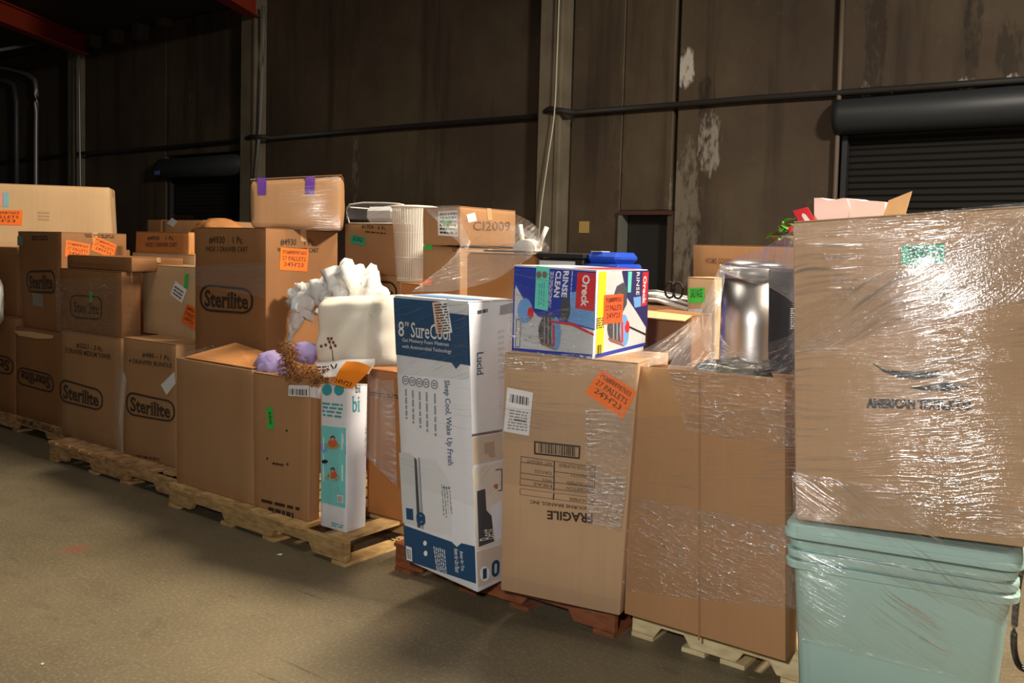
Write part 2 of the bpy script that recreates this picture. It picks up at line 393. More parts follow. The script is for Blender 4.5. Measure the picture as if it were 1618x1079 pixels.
# ------------------------------------------------------------------ film
def film_grid(name, rows, mat, parent, nu=28, nv=20, wr=.006, freq=(3, 14), seed=0, ang=0, gw=1.0):
    """rows of 3-D control points -> smooth sheet with drawn wrinkles; u runs along the rows"""
    R = [[Vector(p) for p in r] for r in rows]
    def cr(P, t):
        n = len(P)-1; x = min(t*n, n-1e-6); i = int(x); t = x-i
        a, b, c, d = P[max(i-1, 0)], P[i], P[i+1], P[min(i+2, n)]
        if n == 1: return b*(1-t)+c*t
        return .5*((2*b)+(c-a)*t+(2*a-5*b+4*c-d)*t*t+(3*b-a-3*c+d)*t**3)
    g = []; Lu = sum((R[0][i+1]-R[0][i]).length for i in range(len(R[0])-1)); Lv = sum((R[i+1][0]-R[i][0]).length for i in range(len(R)-1))
    Lu = max(Lu, .05); Lv = max(Lv, .05)
    for j in range(nv+1):
        for i in range(nu+1): g.append(cr([cr(r, i/nu) for r in R], j/nv))
    vs = []; uvs = []; ca, sa = math.cos(ang), math.sin(ang)
    for j in range(nv+1):
        for i in range(nu+1):
            k = j*(nu+1)+i; a = g[j*(nu+1)+min(i+1, nu)]-g[j*(nu+1)+max(i-1, 0)]; b = g[min(j+1, nv)*(nu+1)+i]-g[max(j-1, 0)*(nu+1)+i]
            nn = b.cross(a); nn = nn.normalized() if nn.length > 1e-9 else Vector((0, -1, 0))
            x, y = i/nu*Lu, j/nv*Lv; X, Y = x*ca-y*sa, x*sa+y*ca
            h = noise.noise(Vector((X*freq[0]+seed, Y*freq[1], seed*1.3)))
            vs.append(g[k]+nn*(wr*(h+.35))); uvs.append((X+seed*.37, Y+seed*.21))
    fs = [(j*(nu+1)+i, (j+1)*(nu+1)+i, (j+1)*(nu+1)+i+1, j*(nu+1)+i+1) for j in range(nv) for i in range(nu)]
    return mesh_obj(name, vs, fs, mat, parent, True, uvs)
def film_on(f, q, mat, parent, off=.012, nu=28, nv=20, wr=.005, freq=(3, 14), seed=0, ang=0, name='film_layer'):
    rows = [[f.P(*f.uv(*lerpq(q, i/4, j/4)), off) for i in range(5)] for j in range(5)]
    return film_grid(name, rows, mat, parent, nu, nv, wr*.22, freq, seed, ang)
# ------------------------------------------------------------------ the building
def wall_mat():
    m, t, b = newmat('stained_concrete_wall'); N = t.nodes.new; L = t.links.new
    b.inputs['Roughness'].default_value = .7; b.inputs['Specular IOR Level'].default_value = .3
    g = N('ShaderNodeNewGeometry'); s = N('ShaderNodeSeparateXYZ'); L(g.outputs['Position'], s.inputs[0])
    def noi(sc, det, scale=1.0):
        mp = N('ShaderNodeMapping'); mp.inputs['Scale'].default_value = sc; L(g.outputs['Position'], mp.inputs[0])
        n = N('ShaderNodeTexNoise'); n.inputs['Scale'].default_value = scale; n.inputs['Detail'].default_value = det; n.inputs['Roughness'].default_value = .6
        L(mp.outputs[0], n.inputs['Vector']); return n.outputs['Fac']
    def mr(x, a, c, lo=0, hi=1):
        q = N('ShaderNodeMapRange'); q.inputs['From Min'].default_value = a; q.inputs['From Max'].default_value = c
        q.inputs['To Min'].default_value = lo; q.inputs['To Max'].default_value = hi; q.interpolation_type = 'SMOOTHSTEP'; L(x, q.inputs['Value']); return q.outputs[0]
    def mul(a, c):
        q = N('ShaderNodeMath'); q.operation = 'MULTIPLY'; L(a, q.inputs[0])
        if isinstance(c, float): q.inputs[1].default_value = c
        else: L(c, q.inputs[1])
        return q.outputs[0]
    def mix(f, c1, c2, mode='MIX'):
        q = N('ShaderNodeMixRGB'); q.blend_type = mode; L(f, q.inputs[0])
        for k, c in ((1, c1), (2, c2)):
            if isinstance(c, tuple): q.inputs[k].default_value = c
            else: L(c, q.inputs[k])
        return q.outputs[0]
    big = noi((.35, 1, .35), 5); streak = noi((3.0, 1, .22), 4); fine = noi((6, 6, 5), 6); grain = noi((2.2, 1, 1.1), 5)
    c = mix(mr(big, .35, .68), lin((70, 59, 50)), lin((92, 81, 65)))
    c = mix(mr(streak, .50, .70, 0, .6), c, lin((46, 38, 33)))
    c = mix(mr(grain, .5, .78, 0, .45), c, lin((76, 60, 46)))
    c = mix(mr(fine, .62, .85, 0, .16), c, lin((150, 136, 112)))
    # water marks and scuffs of their own shape: (x, z, half width, half height, kind)
    for (x, z, wx, wz, lo, col, amt) in ((-5.0, 3.95, .16, .34, .30, (230, 226, 218), .95), (-4.72, 3.55, .17, .36, .32, (26, 20, 18), .9), (-4.65, 3.0, .22, .6, .36, (205, 200, 190), .55), (-4.95, 2.1, .3, 1.2, .3, (160, 152, 138), .5),
                                         (-2.72, 4.3, .16, 1.3, .28, (34, 28, 24), .85), (-1.75, 4.3, .12, 1.3, .3, (28, 24, 22), .85), (-1.4, 3.8, .17, .45, .3, (26, 22, 20), .8), (-.6, 4.4, .10, 1.0, .3, (30, 26, 24), .8),
                                         (-1.78, 3.45, .13, .16, .36, (220, 214, 204), .8), (-1.35, 3.45, .1, .13, .36, (220, 214, 204), .8), (-2.8, 3.45, .08, .2, .36, (190, 184, 174), .6),
                                         (-10.95, 2.9, .14, .9, .38, (150, 146, 134), .55), (-5.95, 3.0, .2, 1.2, .36, (62, 50, 42), .7), (-15.6, 4.2, .14, .9, .38, (130, 120, 100), .5), (-1.2, 4.2, .1, 1.2, .35, (150, 132, 108), .45)):
        vx = N('ShaderNodeMath'); vx.operation = 'ADD'; vx.inputs[1].default_value = -x; L(s.outputs[0], vx.inputs[0])
        vz = N('ShaderNodeMath'); vz.operation = 'ADD'; vz.inputs[1].default_value = -z; L(s.outputs[2], vz.inputs[0])
        a = mul(vx.outputs[0], 1/wx); d = mul(vz.outputs[0], 1/wz); a2 = mul(a, a); d2 = mul(d, d)
        sm = N('ShaderNodeMath'); sm.operation = 'ADD'; L(a2, sm.inputs[0]); L(d2, sm.inputs[1])
        rad = mr(sm.outputs[0], 1.6, .1)
        k = mul(rad, noi((16, 1, 5.5), 6)); c = mix(mr(k, lo+.04, lo+.24, 0, amt*.65), c, lin(col))
    L(c, b.inputs['Base Color'])
    bp = N('ShaderNodeBump'); bp.inputs['Strength'].default_value = .3; bp.inputs['Distance'].default_value = .02; L(fine, bp.inputs['Height']); L(bp.outputs[0], b.inputs['Normal'])
    return m
def floor_mat():
    m, t, b = newmat('worn_concrete_floor'); N = t.nodes.new; L = t.links.new
    g = N('ShaderNodeNewGeometry')
    def noi(sc, det, rough=.6, dist=0):
        mp = N('ShaderNodeMapping'); mp.inputs['Scale'].default_value = sc; L(g.outputs['Position'], mp.inputs[0])
        n = N('ShaderNodeTexNoise'); n.inputs['Scale'].default_value = 1; n.inputs['Detail'].default_value = det; n.inputs['Roughness'].default_value = rough; n.inputs['Distortion'].default_value = dist
        L(mp.outputs[0], n.inputs['Vector']); return n.outputs['Fac']
    def mix(f, c1, c2):
        q = N('ShaderNodeMixRGB'); L(f, q.inputs[0])
        for k, c in ((1, c1), (2, c2)):
            if isinstance(c, tuple): q.inputs[k].default_value = c
            else: L(c, q.inputs[k])
        return q.outputs[0]
    def mr(x, a, c, lo=0, hi=1):
        q = N('ShaderNodeMapRange'); q.inputs['From Min'].default_value = a; q.inputs['From Max'].default_value = c
        q.inputs['To Min'].default_value = lo; q.inputs['To Max'].default_value = hi; L(x, q.inputs['Value']); return q.outputs[0]
    c = mix(mr(noi((.8, .8, 1), 6), .35, .68), lin((98, 88, 68)), lin((120, 108, 84)))
    c = mix(mr(noi((3.2, 5.5, 1), 7, .7, .6), .56, .72, 0, .5), c, lin((78, 74, 62)))
    c = mix(mr(noi((1.1, 1.9, 1), 6, .7, 1.2), .60, .70, 0, .45), c, lin((72, 66, 56)))
    c = mix(mr(noi((1.0, 14, 1), 4, .6, .8), .66, .74, 0, .7), c, lin((60, 54, 46)))
    c = mix(mr(noi((70, 70, 1), 3), .5, .8, 0, .35), c, lin((180, 168, 140)))
    # a small smear of old red marking paint
    s = N('ShaderNodeVectorMath'); s.operation = 'DISTANCE'; P = onz(118, 868, 0); s.inputs[1].default_value = P; L(g.outputs['Position'], s.inputs[0])
    q = N('ShaderNodeMath'); q.operation = 'MULTIPLY'; L(mr(s.outputs['Value'], .16, .0), q.inputs[0]); L(noi((14, 20, 1), 5), q.inputs[1])
    c = mix(mr(q.outputs[0], .25, .5, 0, .6), c, lin((150, 70, 56)))
    L(c, b.inputs['Base Color'])
    rr = mr(noi((1.4, 2.2, 1), 5), .3, .7, .38, .62); L(rr, b.inputs['Roughness']); b.inputs['Specular IOR Level'].default_value = .4
    bp = N('ShaderNodeBump'); bp.inputs['Strength'].default_value = .25; bp.inputs['Distance'].default_value = .01; L(noi((30, 30, 1), 5), bp.inputs['Height']); L(bp.outputs[0], b.inputs['Normal'])
    return m
WALL = wall_mat(); WY = 10.4
DARKM = plain('dark_metal', (52, 54, 58), .5, .3); CURT = plain('dark_curtain_steel', (9, 8, 8), .8, 0); STEELP = plain('galvanised_pipe', (150, 152, 154), .4, .6)
REDB = plain('red_oxide_beam', (150, 52, 28), .6); CABM = plain('dark_pipe', (30, 26, 24), .7)
struct(box('floor', (-34, -6, -.2), (10, WY+.6, 0), floor_mat()))
struct(box('ceiling', (-34, -6, 6.02), (10, WY+.6, 6.2), plain('dark_roof_deck', (60, 54, 50), .8)))
wb = struct(box('wall_back', (-34, WY+.25, 0), (10, WY+.5, 6.02), plain('dark_core_concrete', (40, 34, 30), .9)))
def panel(x0, x1, z0, z1, d=0):
    return box('wall_panel', (x0, WY-d, z0+.002), (x1, WY+.249, z1), WALL, wb, .012)
for x0, x1, z0, z1 in ((-34, -27, 0, 6.0), (-26.97, -19.98, 0, 6.0), (-19.6, -16.46, 0, 6.0), (-16.44, -13.78, 3.32, 6.0), (-13.28, -7.17, 0, 6.0), (-6.7, -5.90, 0, 6.0),
                       (-5.89, -5.16, 2.16, 6.0), (-5.10, -3.11, 0, 6.0), (-3.08, .9, 3.42, 6.0), (.92, 10, 0, 6.0)): panel(x0, x1, z0, z1)
PIL = card('pilaster_concrete', (112, 104, 90), .8, .3)
for x0, x1 in ((-19.95, -19.63), (-13.75, -13.31), (-7.12, -6.74)):
    box('pilaster', (x0, WY-.22, .002), (x1, WY+.24, 6.0), PIL, wb, .015)
    box('pilaster_edge', (x1-.07, WY-.245, .002), (x1-.005, WY-.221, 6.0), PIL, wb, .004)
d1 = struct(box('door_1', (-5.82, WY+.12, .01), (-5.18, WY+.17, 2.10), plain('dark_door_leaf', (36, 36, 36), .5)))
box('door_handle', (-5.30, WY+.07, 1.0), (-5.24, WY+.119, 1.12), STEELP, d1)
t1 = struct(box('trim_1', (-5.89, WY-.06, 2.105), (-5.11, WY+.12, 2.157), plain('dark_red_lintel', (72, 44, 38), .6)))
struct(box('trim_2', (-5.889, WY-.05, .01), (-5.83, WY+.12, 2.103), plain('grey_door_frame', (104, 104, 100), .5)))
struct(box('trim_3', (-5.175, WY-.03, .01), (-5.11, WY+.12, 2.103), plain('dull_door_frame', (70, 60, 50), .6)))
def rollup(nm, x0, x1, ztop, r):
    root = bpy.data.objects.new(nm, None); COL.objects.link(root); root.location = ((x0+x1)/2, WY+.1, 0); struct(root)
    vs = []; fs = []; n = int(ztop/.075)
    for k in range(n+1):
        z = .01+k*.075; vs += [(x0, WY+.12, z), (x1, WY+.12, z), (x0, WY+.145, z+.05), (x1, WY+.145, z+.05)]
    for k in range(2*n+1): a = 2*k; fs.append((a, a+1, a+3, a+2))
    me = None
    for k in range(n):
        if me is None:
            o = mesh_obj('slat', vs[:6]+[(v[0], v[1]+.003, v[2]) for v in vs[:6]], [(0, 1, 3, 2), (2, 3, 5, 4), (8, 9, 7, 6), (10, 11, 9, 8), (4, 5, 11, 10), (0, 6, 7, 1)], CURT, root); me = o
        else:
            o = me.copy(); COL.objects.link(o); o.location = me.location+Vector((0, 0, .075*k))
    o = tube('roll_hood', [(x0-.05, WY-.06, ztop), (x0+.02, WY-.06, ztop), (x1+.05, WY-.06, ztop)], r, plain('hood_metal', (48, 52, 56), .5, .3), root, 20)
    for x in (x0, x1-.06): box('guide_rail', (x, WY+.02, .01), (x+.06, WY+.11, ztop-r), DARKM, root)
    return root
d2 = rollup('door_2', -3.04, .86, 3.2, .2); d3 = rollup('door_3', -16.40, -13.82, 3.06, .2)
box('marker_tape', (-16.43, WY-.27, 2.92), (-16.26, WY-.262, 3.0), plain('blue_tape', (90, 120, 190), .5), d3)
# service pipe along the wall, bending round the pilasters
pts = []
for x, y, d in ((-40, 262, .06), (120, 243, .06), (130, 242, .27), (150, 242, .06), (262, 233, .06), (380, 222, .06), (396, 216, .27), (420, 216, .27), (428, 218, .06), (640, 200, .06), (850, 184, .06), (868, 172, .27), (900, 177, .27), (910, 178, .06), (1065, 166, .06), (1200, 155, .06), (1325, 147, .06), (1470, 137, .06), (1700, 121, .06)):
    pts.append(YP(WY-d).at(x, y))
tag(tube('service_pipe', pts, .04, CABM, None, 8), 'long dark pipe running level across the whole back wall', 'pipe')
tag(tube('downspout', [YP(WY-.06).at(1332, -30), YP(WY-.06).at(1326, 140), YP(WY-.06).at(1318, 335), YP(WY-.06).at(1314, 470)], .03, plain('dull_pipe', (96, 84, 72), .6), None, 8), 'thin upright pipe on the wall beside the right roll-up door', 'pipe')
tag(tube('hanging_rope', smoothpath([YP(WY-.30).at(x, y) for x, y in ((884, -20), (880, 90), (876, 178), (866, 250), (855, 330), (848, 420))]), .011, plain('pale_rope', (196, 188, 170), .8), None, 6), 'thin pale rope hanging down the middle concrete pilaster', 'rope')
tag(tube('conduit', smoothpath([YP(WY-.12).at(x, y) for x, y in ((-60, 104), (0, 106), (30, 112), (50, 122), (57, 140), (57, 220), (57, 400))], 5), .05, STEELP, None, 10), 'grey bent conduit coming down the wall at the far left', 'pipe')
tag(tube('conduit', [YP(WY-.12).at(x, y) for x, y in ((-60, 120), (6, 126), (22, 134), (26, 160), (27, 400))], .06, plain('dark_grey_pipe', (84, 88, 92), .5, .4), None, 8), 'darker grey upright pipe left of the bent conduit at the far left', 'pipe')
tag(tube('conduit', [YP(WY-.30).at(x, y) for x, y in ((124, 72), (125, 130), (127, 290), (128, 400))], .026, STEELP, None, 8), 'thin light upright conduit on the leftmost pilaster', 'pipe')
tag(tube('conduit', [YP(WY-.25).at(x, y) for x, y in ((416, 10), (417, 60), (416, 110), (411, 200), (402, 290))], .03, plain('worn_grey_pipe', (120, 120, 118), .6, .2), None, 8), 'worn grey conduit down the pilaster above the purple-taped box', 'pipe')
def beam(a, b, hgt, wid, label):
    a = Vector(a); b = Vector(b); d = (b-a).normalized(); s = d.cross(Vector((0, 0, 1)))*wid/2; r = thing('roof_beam', label, 'beam', a)
    for nm, z0, z1, k in (('web', .03, hgt-.03, .25), ('flange', 0, .03, 1), ('flange', hgt-.03, hgt, 1)):
        vs = [p+s*k*q+Vector((0, 0, z)) for z in (z0, z1) for p, q in ((a, -1), (a, 1), (b, 1), (b, -1))]
        mesh_obj(nm, vs, [(3, 2, 1, 0), (4, 5, 6, 7), (0, 1, 5, 4), (1, 2, 6, 5), (2, 3, 7, 6), (3, 0, 4, 7)], REDB, r)
    return r
A = YP(WY-.25).at(132, 74); A.z = 5.6
beam(A, onz(-150, -20, 5.6), .4, .25, 'red oxide steel roof beam meeting the leftmost pilaster')
A = YP(WY-.25).at(402, 4); A.z = 5.62; Bp = onz(250, -60, 5.62)
beam(A, Bp, .38, .25, 'red oxide steel roof beam meeting the second pilaster, at the top edge')
tag(tube('sprinkler_pipe', [YP(WY-.5).at(84, 62), YP(WY-1.2).at(40, 72), YP(WY-2.5).at(-30, 84)], .035, STEELP, None, 8), 'light sprinkler pipe under the dark roof at the upper left', 'pipe')
for px, py in ((150, 56), (186, 50), (224, 44), (262, 22)):
    P = YP(WY-.1).at(px, py); o = box('rafter_end', (P.x-.09, WY-.26, P.z-.25), (P.x+.09, WY-.002, P.z+.1), plain('dull_rafter', (86, 76, 66), .8), wb)
o = box('notice', (-6.52, WY-.012, 1.86), (-6.36, WY-.002, 2.02), plain('yellowed_notice', (176, 150, 90), .6)); tag(o, 'small yellowed notice on the wall left of the dark doorway', 'notice')
# ------------------------------------------------------------------ pallets
WP = wood('pallet_pale', (206, 170, 112), (168, 128, 78)); WR = wood('pallet_red', (150, 84, 46), (112, 60, 34)); WG = wood('pallet_worn', (205, 162, 110), (140, 100, 64)); WW = wood('pallet_cream', (226, 208, 162), (196, 172, 122))
def pallet(label, x0, x1, y, mat, depth=1.0, az=0, skip=(), broken=False, nb=8, gap=.03, z1=.14):
    """x0..x1 along the front, y at its left front corner, az turns it about that corner"""
    a = math.radians(az); ex = Vector((math.cos(a), math.sin(a), 0)); ey = Vector((-math.sin(a), math.cos(a), 0)); O = Vector((x0, y, 0)); W = (x1-x0)/math.cos(a)
    root = thing('pallet', label, 'pallet', O+ex*W/2+ey*depth/2, 'wooden pallets under the row of goods')
    def pr(nm, lo, hi, jag=0, rnd=random):
        vs = []
        for z in (lo[2], hi[2]):
            for (x, yy) in ((lo[0], lo[1]), (hi[0], lo[1]), (hi[0], hi[1]), (lo[0], hi[1])): vs.append(O+ex*x+ey*yy+Vector((0, 0, z)))
        return mesh_obj(nm, vs, [(3, 2, 1, 0), (4, 5, 6, 7), (0, 1, 5, 4), (1, 2, 6, 5), (2, 3, 7, 6), (3, 0, 4, 7)], mat, root)
    t = .018; zb = .0; zs0 = t+.001; zs1 = z1-t-.001
    for i, yy in enumerate((.0, depth/2-.02, depth-.04)):
        # stringer with two fork notches, cut from below
        n0, n1, n2, n3 = W*.14, W*.36, W*.62, W*.84; nh = zs0+.045
        prof = [(0, zs0), (n0, zs0), (n0+.03, nh), (n1-.03, nh), (n1, zs0), (n2, zs0), (n2+.03, nh), (n3-.03, nh), (n3, zs0), (W, zs0), (W, zs1), (0, zs1)]
        vs = [O+ex*x+ey*(yy+q)+Vector((0, 0, z)) for q in (0.002, .038) for x, z in prof]; n = len(prof)
        fs = [tuple(range(n)), tuple(range(2*n-1, n-1, -1))]+[((k+1) % n, k, n+k, n+(k+1) % n) for k in range(n)]
        o = mesh_obj('stringer', vs, fs, mat, root); md = o.modifiers.new('bevel', 'BEVEL'); md.width = .003; md.segments = 1
    x = 0; bw = (W-(nb-1)*gap)/nb
    for k in range(nb):
        if k in skip: x += bw+gap; continue
        f = random.uniform(-.012, .012); ww = bw*random.uniform(.92, 1)
        if broken and k in (nb-1, nb-2): f = .05
        pr('deck_board', (x, f, z1-t), (min(x+ww, W), depth+random.uniform(-.01, .01), z1)); x += bw+gap
    for k in (0, .36, .62, 1):
        x = k*(W-.1); pr('bottom_board', (x, 0.0, 0), (x+.1, depth, t))
    return root
pallet('worn dark pallet at the far left end of the row', -9.0, -6.66, 3.42, WG, 1.1, 0)
pallet('worn pallet with many uneven deck boards under the two forward-facing oval-logo cartons', -6.42, -4.80, 3.14, WG, 1.1, 0, (), True, 11, .035)
pallet('bare pale wood pallet under the white toy carton', -4.78, -3.21, 3.05, WP, 1.05, -1, (8,), False, 10, .03)
pallet('red-brown pallet under the box printed FRAGILE upside down', -3.0, -1.76, 3.16, WR, 1.05, .5)
pallet('clean cream pallet under the large open carton', -1.72, -.985, 3.25, WW, 1.05, 0, (), False, 6)
Z = 'z'; D = .141
SHOW = {}
PO = ['PO#888987603', '27 PALLETS', "24'H'23"]
# ---- far left
b = carton('cardboard_box', 'dark carton with an upside-down oval logo on the far-left pallet', YP(3.42), (25, Z, .868), (99, Z, .868), (99, Z, D), (25, Z, D), .55, K_DARK)
logo(b.front, [(87, 622), (27, 606), (29, 578), (85, 592)], b.root)
ink(b, 'ATTENTION CUSTOMER CARE', [(84, 684), (34, 668), (36, 659), (86, 675)], INK); polyd('torn_liner', b.front, [(22, 522), (52, 524), (86, 530), (84, 535), (60, 535), (30, 530)], K_IN, b.root, .004)
b = carton('cardboard_box', 'carton cut by the left photo edge with an oval logo, bottom of its stack', YP(3.42), (-60, Z, .93), (24, Z, .93), (24, Z, D), (-60, Z, D), .55, K_DARK)
logo(b.front, [(22, 594), (-46, 578), (-46, 548), (22, 566)], b.root)
b = carton('cardboard_box', 'tall dark carton with two orange stickers on its lit right side', YP(3.44), (28, Z, 1.645), (97, Z, 1.645), (97, Z, .872), (38, Z, .872), .75, K_DARK, side_px=200)
logo(b.front, [(42, 428), (88, 426), (90, 464), (44, 462)], b.root)
sticker(b.front, [(53, 462), (70, 465), (70, 487), (54, 482)], plain('dull_label', (140, 130, 120), .5), b.root, name='label')
sticker(b.front, [(28, 373), (37, 373), (37, 388), (28, 388)], plain('bluegrey_label', (110, 130, 132), .5), b.root, name='label')
bars(b.front, [(50, 372), (76, 372), (76, 380), (50, 380)], 2, INK, b.root)
f = b.right
sticker(f, [(104, 379), (142, 386), (139, 412), (102, 405)], ORANGE, b.root, PO); sticker(f, [(150, 373), (184, 387), (179, 409), (143, 395)], ORANGE, b.root, PO)
bars(f, [(133, 369), (180, 371), (180, 377), (133, 375)], 2, INK, b.root)
b = carton('cardboard_box', 'dark carton with the top flap up at the left edge, behind a white bag', YP(3.5), (-120, Z, 1.505), (27, Z, 1.505), (27, Z, .935), (-120, Z, .935), 1.0, K_DARK)
b = carton('cardboard_box', 'large pale flat-sided carton rising highest at the far left', AP(Vector((-7.62, 4.30, 0)), 55), (-120, 286), (173, 297), (178, Z, 1.512), (-120, Z, 1.512), .45, K_LIGHT)
sticker(b.front, [(-34, 332), (36, 332), (35, 356), (-34, 354)], ORANGE, b.root, PO); sticker(b.front, [(5, 304), (14, 304), (14, 327), (5, 327)], plain('pale_blue_label', (132, 180, 190), .5), b.root, name='label')
sticker(b.front, [(-20, 302), (4, 304), (4, 326), (-20, 326)], plain('pink_label', (232, 150, 140), .5), b.root, name='label')
bars(b.front, [(60, 333), (78, 334), (78, 350), (60, 349)], 3, plain('faint_ink', (176, 144, 108), .7), b.root)
# white bag at the left edge
def blob(name, pts_c, rad, mat, parent=None, seed=0, amp=.15, sub=3, fr=3.0):
    bm = bmesh.new(); bmesh.ops.create_icosphere(bm, subdivisions=sub, radius=1)
    for v in bm.verts:
        d = v.co.normalized(); h = 1+amp*noise.noise(d*fr+Vector((seed, seed*2, 0)))
        v.co = Vector(pts_c)+Vector((d.x*rad[0], d.y*rad[1], d.z*rad[2]))*h
    return bm_obj(name, bm, mat, parent, True)
BAGM = plain('white_plastic_bag', (238, 236, 230), .35)
tag(blob('white_bag', YP(3.38).at(0, 478)+Vector((-.02, -.04, 0)), (.10, .07, .24), BAGM, None, 3, .3), 'bulging white plastic bag cut by the left edge of the photo', 'bag')
# ---- second pallet
s1 = carton('cardboard_box', 'sunlit-topped carton marked 2 Pc with an oval logo, lower left of the second pallet', YP(3.30), (97, Z, .915), (191, Z, .915), (192, Z, D), (97, Z, D), .5, K_MID)
logo(s1.front, [(94, 597), (164, 616), (164, 650), (94, 634)], s1.root)
ink(s1, '#2221 - 2 Pc.', [(122, 541), (164, 548), (163, 556), (121, 549)]); ink(s1, '3 DRAWER MEDIUM TOWER', [(104, 549), (176, 560), (176, 568), (104, 557)])
s2 = carton('cardboard_box', 'carton marked 1 Pc with an oval logo at the front of the second pallet', YP(3.28), (195, Z, .935), (278, Z, .935), (278, Z, D), (195, Z, D), .5, K_MID)
logo(s2.front, [(200, 617), (277, 634), (277, 668), (200, 655)], s2.root)
ink(s2, '#480 - 1 Pc.', [(226, 556), (270, 562), (270, 570), (225, 564)]); ink(s2, '4 DRAWER BUNDLE', [(204, 566), (272, 574), (272, 581), (204, 573)])
sticker(s2.front, [(276, 587), (278, 606), (264, 624), (255, 608)], WHITE, s2.root, name='label')
bars(s2.front, [(216, 716), (252, 722), (252, 730), (216, 724)], 1, RINK, s2.root)
m1 = carton('cardboard_box', 'carton with a faint oval logo and green tag, upper left of the second pallet', YP(3.32), (94, Z, 1.375), (192, Z, 1.375), (192, Z, .918), (96, Z, .918), .45, K_DARK, side_px=223)
frame(m1.front, [(112, 465), (163, 468), (163, 506), (112, 502)], INK, m1.root, w=.06, asp=1.5, rad=.3, name='logo_ring')
lettering(m1.front, 'Sterilite', [(118, 476), (158, 480), (158, 497), (118, 493)], INK, m1.root, .002, True, .01, 'logo_lettering')
sticker(m1.front, [(144, 461), (148, 461), (147, 478), (143, 477)], BGREEN, m1.root, name='label')
m1b = carton('cardboard_box', 'shallow dark carton lying on the faint-logo carton', YP(3.36), (106, Z, 1.475), (208, Z, 1.475), (208, Z, 1.381), (106, Z, 1.381), .4, K_DARK)
m2 = carton('cardboard_box', 'light carton with white label, green strip and orange sticker on the second pallet', YP(3.55), (226, Z, 1.425), (309, Z, 1.425), (309, Z, .939), (226, Z, .939), .28, K_LIGHT)
sticker(m2.front, [(279, 444), (296, 458), (289, 479), (271, 465)], WHITE, m2.root, name='label'); bars(m2.front, [(279, 450), (292, 460), (287, 474), (274, 464)], 3, DGREY, m2.root, .0045)
sticker(m2.front, [(293, 433), (299, 433), (297, 457), (291, 455)], BGREEN, m2.root, name='label'); sticker(m2.front, [(297, 480), (309, 486), (309, 522), (286, 507)], ORANGE, m2.root, PO)
sb = carton('cardboard_box', 'light-topped carton under the small orange-brown carton marked 1 Pc', YP(3.86), (209, Z, 1.50), (308, Z, 1.50), (308, Z, D), (209, Z, D), .36, K_LIGHT)
bars(sb.front, [(224, 428), (254, 428), (254, 432), (224, 432)], 1, INK, sb.root)
cb = carton('cardboard_box', 'small orange-brown carton marked 1 Pc in black and red, left of the tall logo carton', YP(3.90), (215, Z, 1.665), (298, Z, 1.665), (298, Z, 1.505), (214, Z, 1.505), .32, K_WARM, side_px=308)
ink(cb, '#4930    1 Pc.', [(234, 373), (276, 373), (276, 380), (234, 380)]); ink(cb, 'WIDE 3 DRAWER CART', [(230, 383), (281, 383), (281, 390), (230, 390)], RINK)
bl = carton('cardboard_box', 'plain brown carton with a white label just below the left roll-up door', YP(5.2), (256, Z, 1.81), (321, Z, 1.81), (321, Z, .01), (256, Z, .01), .7, K_MID)
sticker(bl.front, [(272, 344), (281, 350), (274, 359), (264, 353)], WHITE, bl.root, name='label'); bars(bl.front, [(274, 339), (306, 341), (306, 347), (274, 345)], 2, INK, bl.root)
br_ = carton('cardboard_box', 'dark half-hidden carton left of the white-labelled one by the roll-up door', YP(5.6), (232, Z, 1.83), (256, Z, 1.83), (256, Z, .01), (232, Z, .01), .5, K_DARK)
tag(blob('brown_paper_sack', YP(4.95).at(346, 376)+Vector((0, 0, .06)), (.30, .17, .12), K_WARM, None, 5, .25), 'crumpled brown paper bulging up behind the tall logo carton', 'sack')
tag(box('cardboard_box', (-7.0, 4.7, .001), (-6.2, 5.15, 1.68), K_DARK), 'plain brown carton under the crumpled brown paper behind the tall logo carton', 'box')
# ---- tall logo carton and purple-taped carton
c49 = carton('cardboard_box', 'tall carton with a crisp oval logo and an orange sticker on its right side', YP(3.405), (308, Z, 1.69), (420, Z, 1.69), (420, Z, D), (308, Z, D), .6, K_DARK, side_px=534)
logo(c49.front, [(316, 448), (401, 456), (401, 497), (316, 491)], c49.root, 2.0)
ink(c49, '#4930    1 Pc.', [(331, 373), (385, 374), (385, 386), (331, 385)]); ink(c49, 'WIDE 3 DRAWER CART', [(325, 389), (392, 390), (392, 398), (325, 397)])
ink(c49, '#4930    1 Pc.', [(443, 377), (497, 378), (497, 389), (443, 388)], face=c49.right); ink(c49, 'WIDE 3 DRAWER CART', [(438, 391), (503, 392), (503, 399), (438, 398)], face=c49.right)
sticker(c49.right, [(443, 391), (487, 394), (484, 429), (441, 426)], ORANGE, c49.root, PO)
A0 = Vector((-4.50, 3.43, 0)); pu = carton('cardboard_box', 'taped carton with two purple tape strips, topmost of its stack', AP(A0, 45), (395, 284), (540, 277), (538, Z, 1.693), (396, Z, 1.693), .42, K_MID, bev=.03, bulge=.012)
for q in (((407, 281), (421, 281), (421, 308), (408, 308)), ((483, 279), (498, 279), (497, 307), (483, 307))):
    decal('purple_tape_strip', pu.front, list(q), PURPLE, pu.root, .004); a = pu.front.uv(*q[0])[0]; e = pu.front.uv(*q[1])[0]
    mesh_obj('purple_tape_strip', [pu.top.P(a, 1, .008), pu.top.P(e, 1, .008), pu.top.P(e, .6, .008), pu.top.P(a, .6, .008)], [(0, 1, 2, 3)], PURPLE, pu.root)
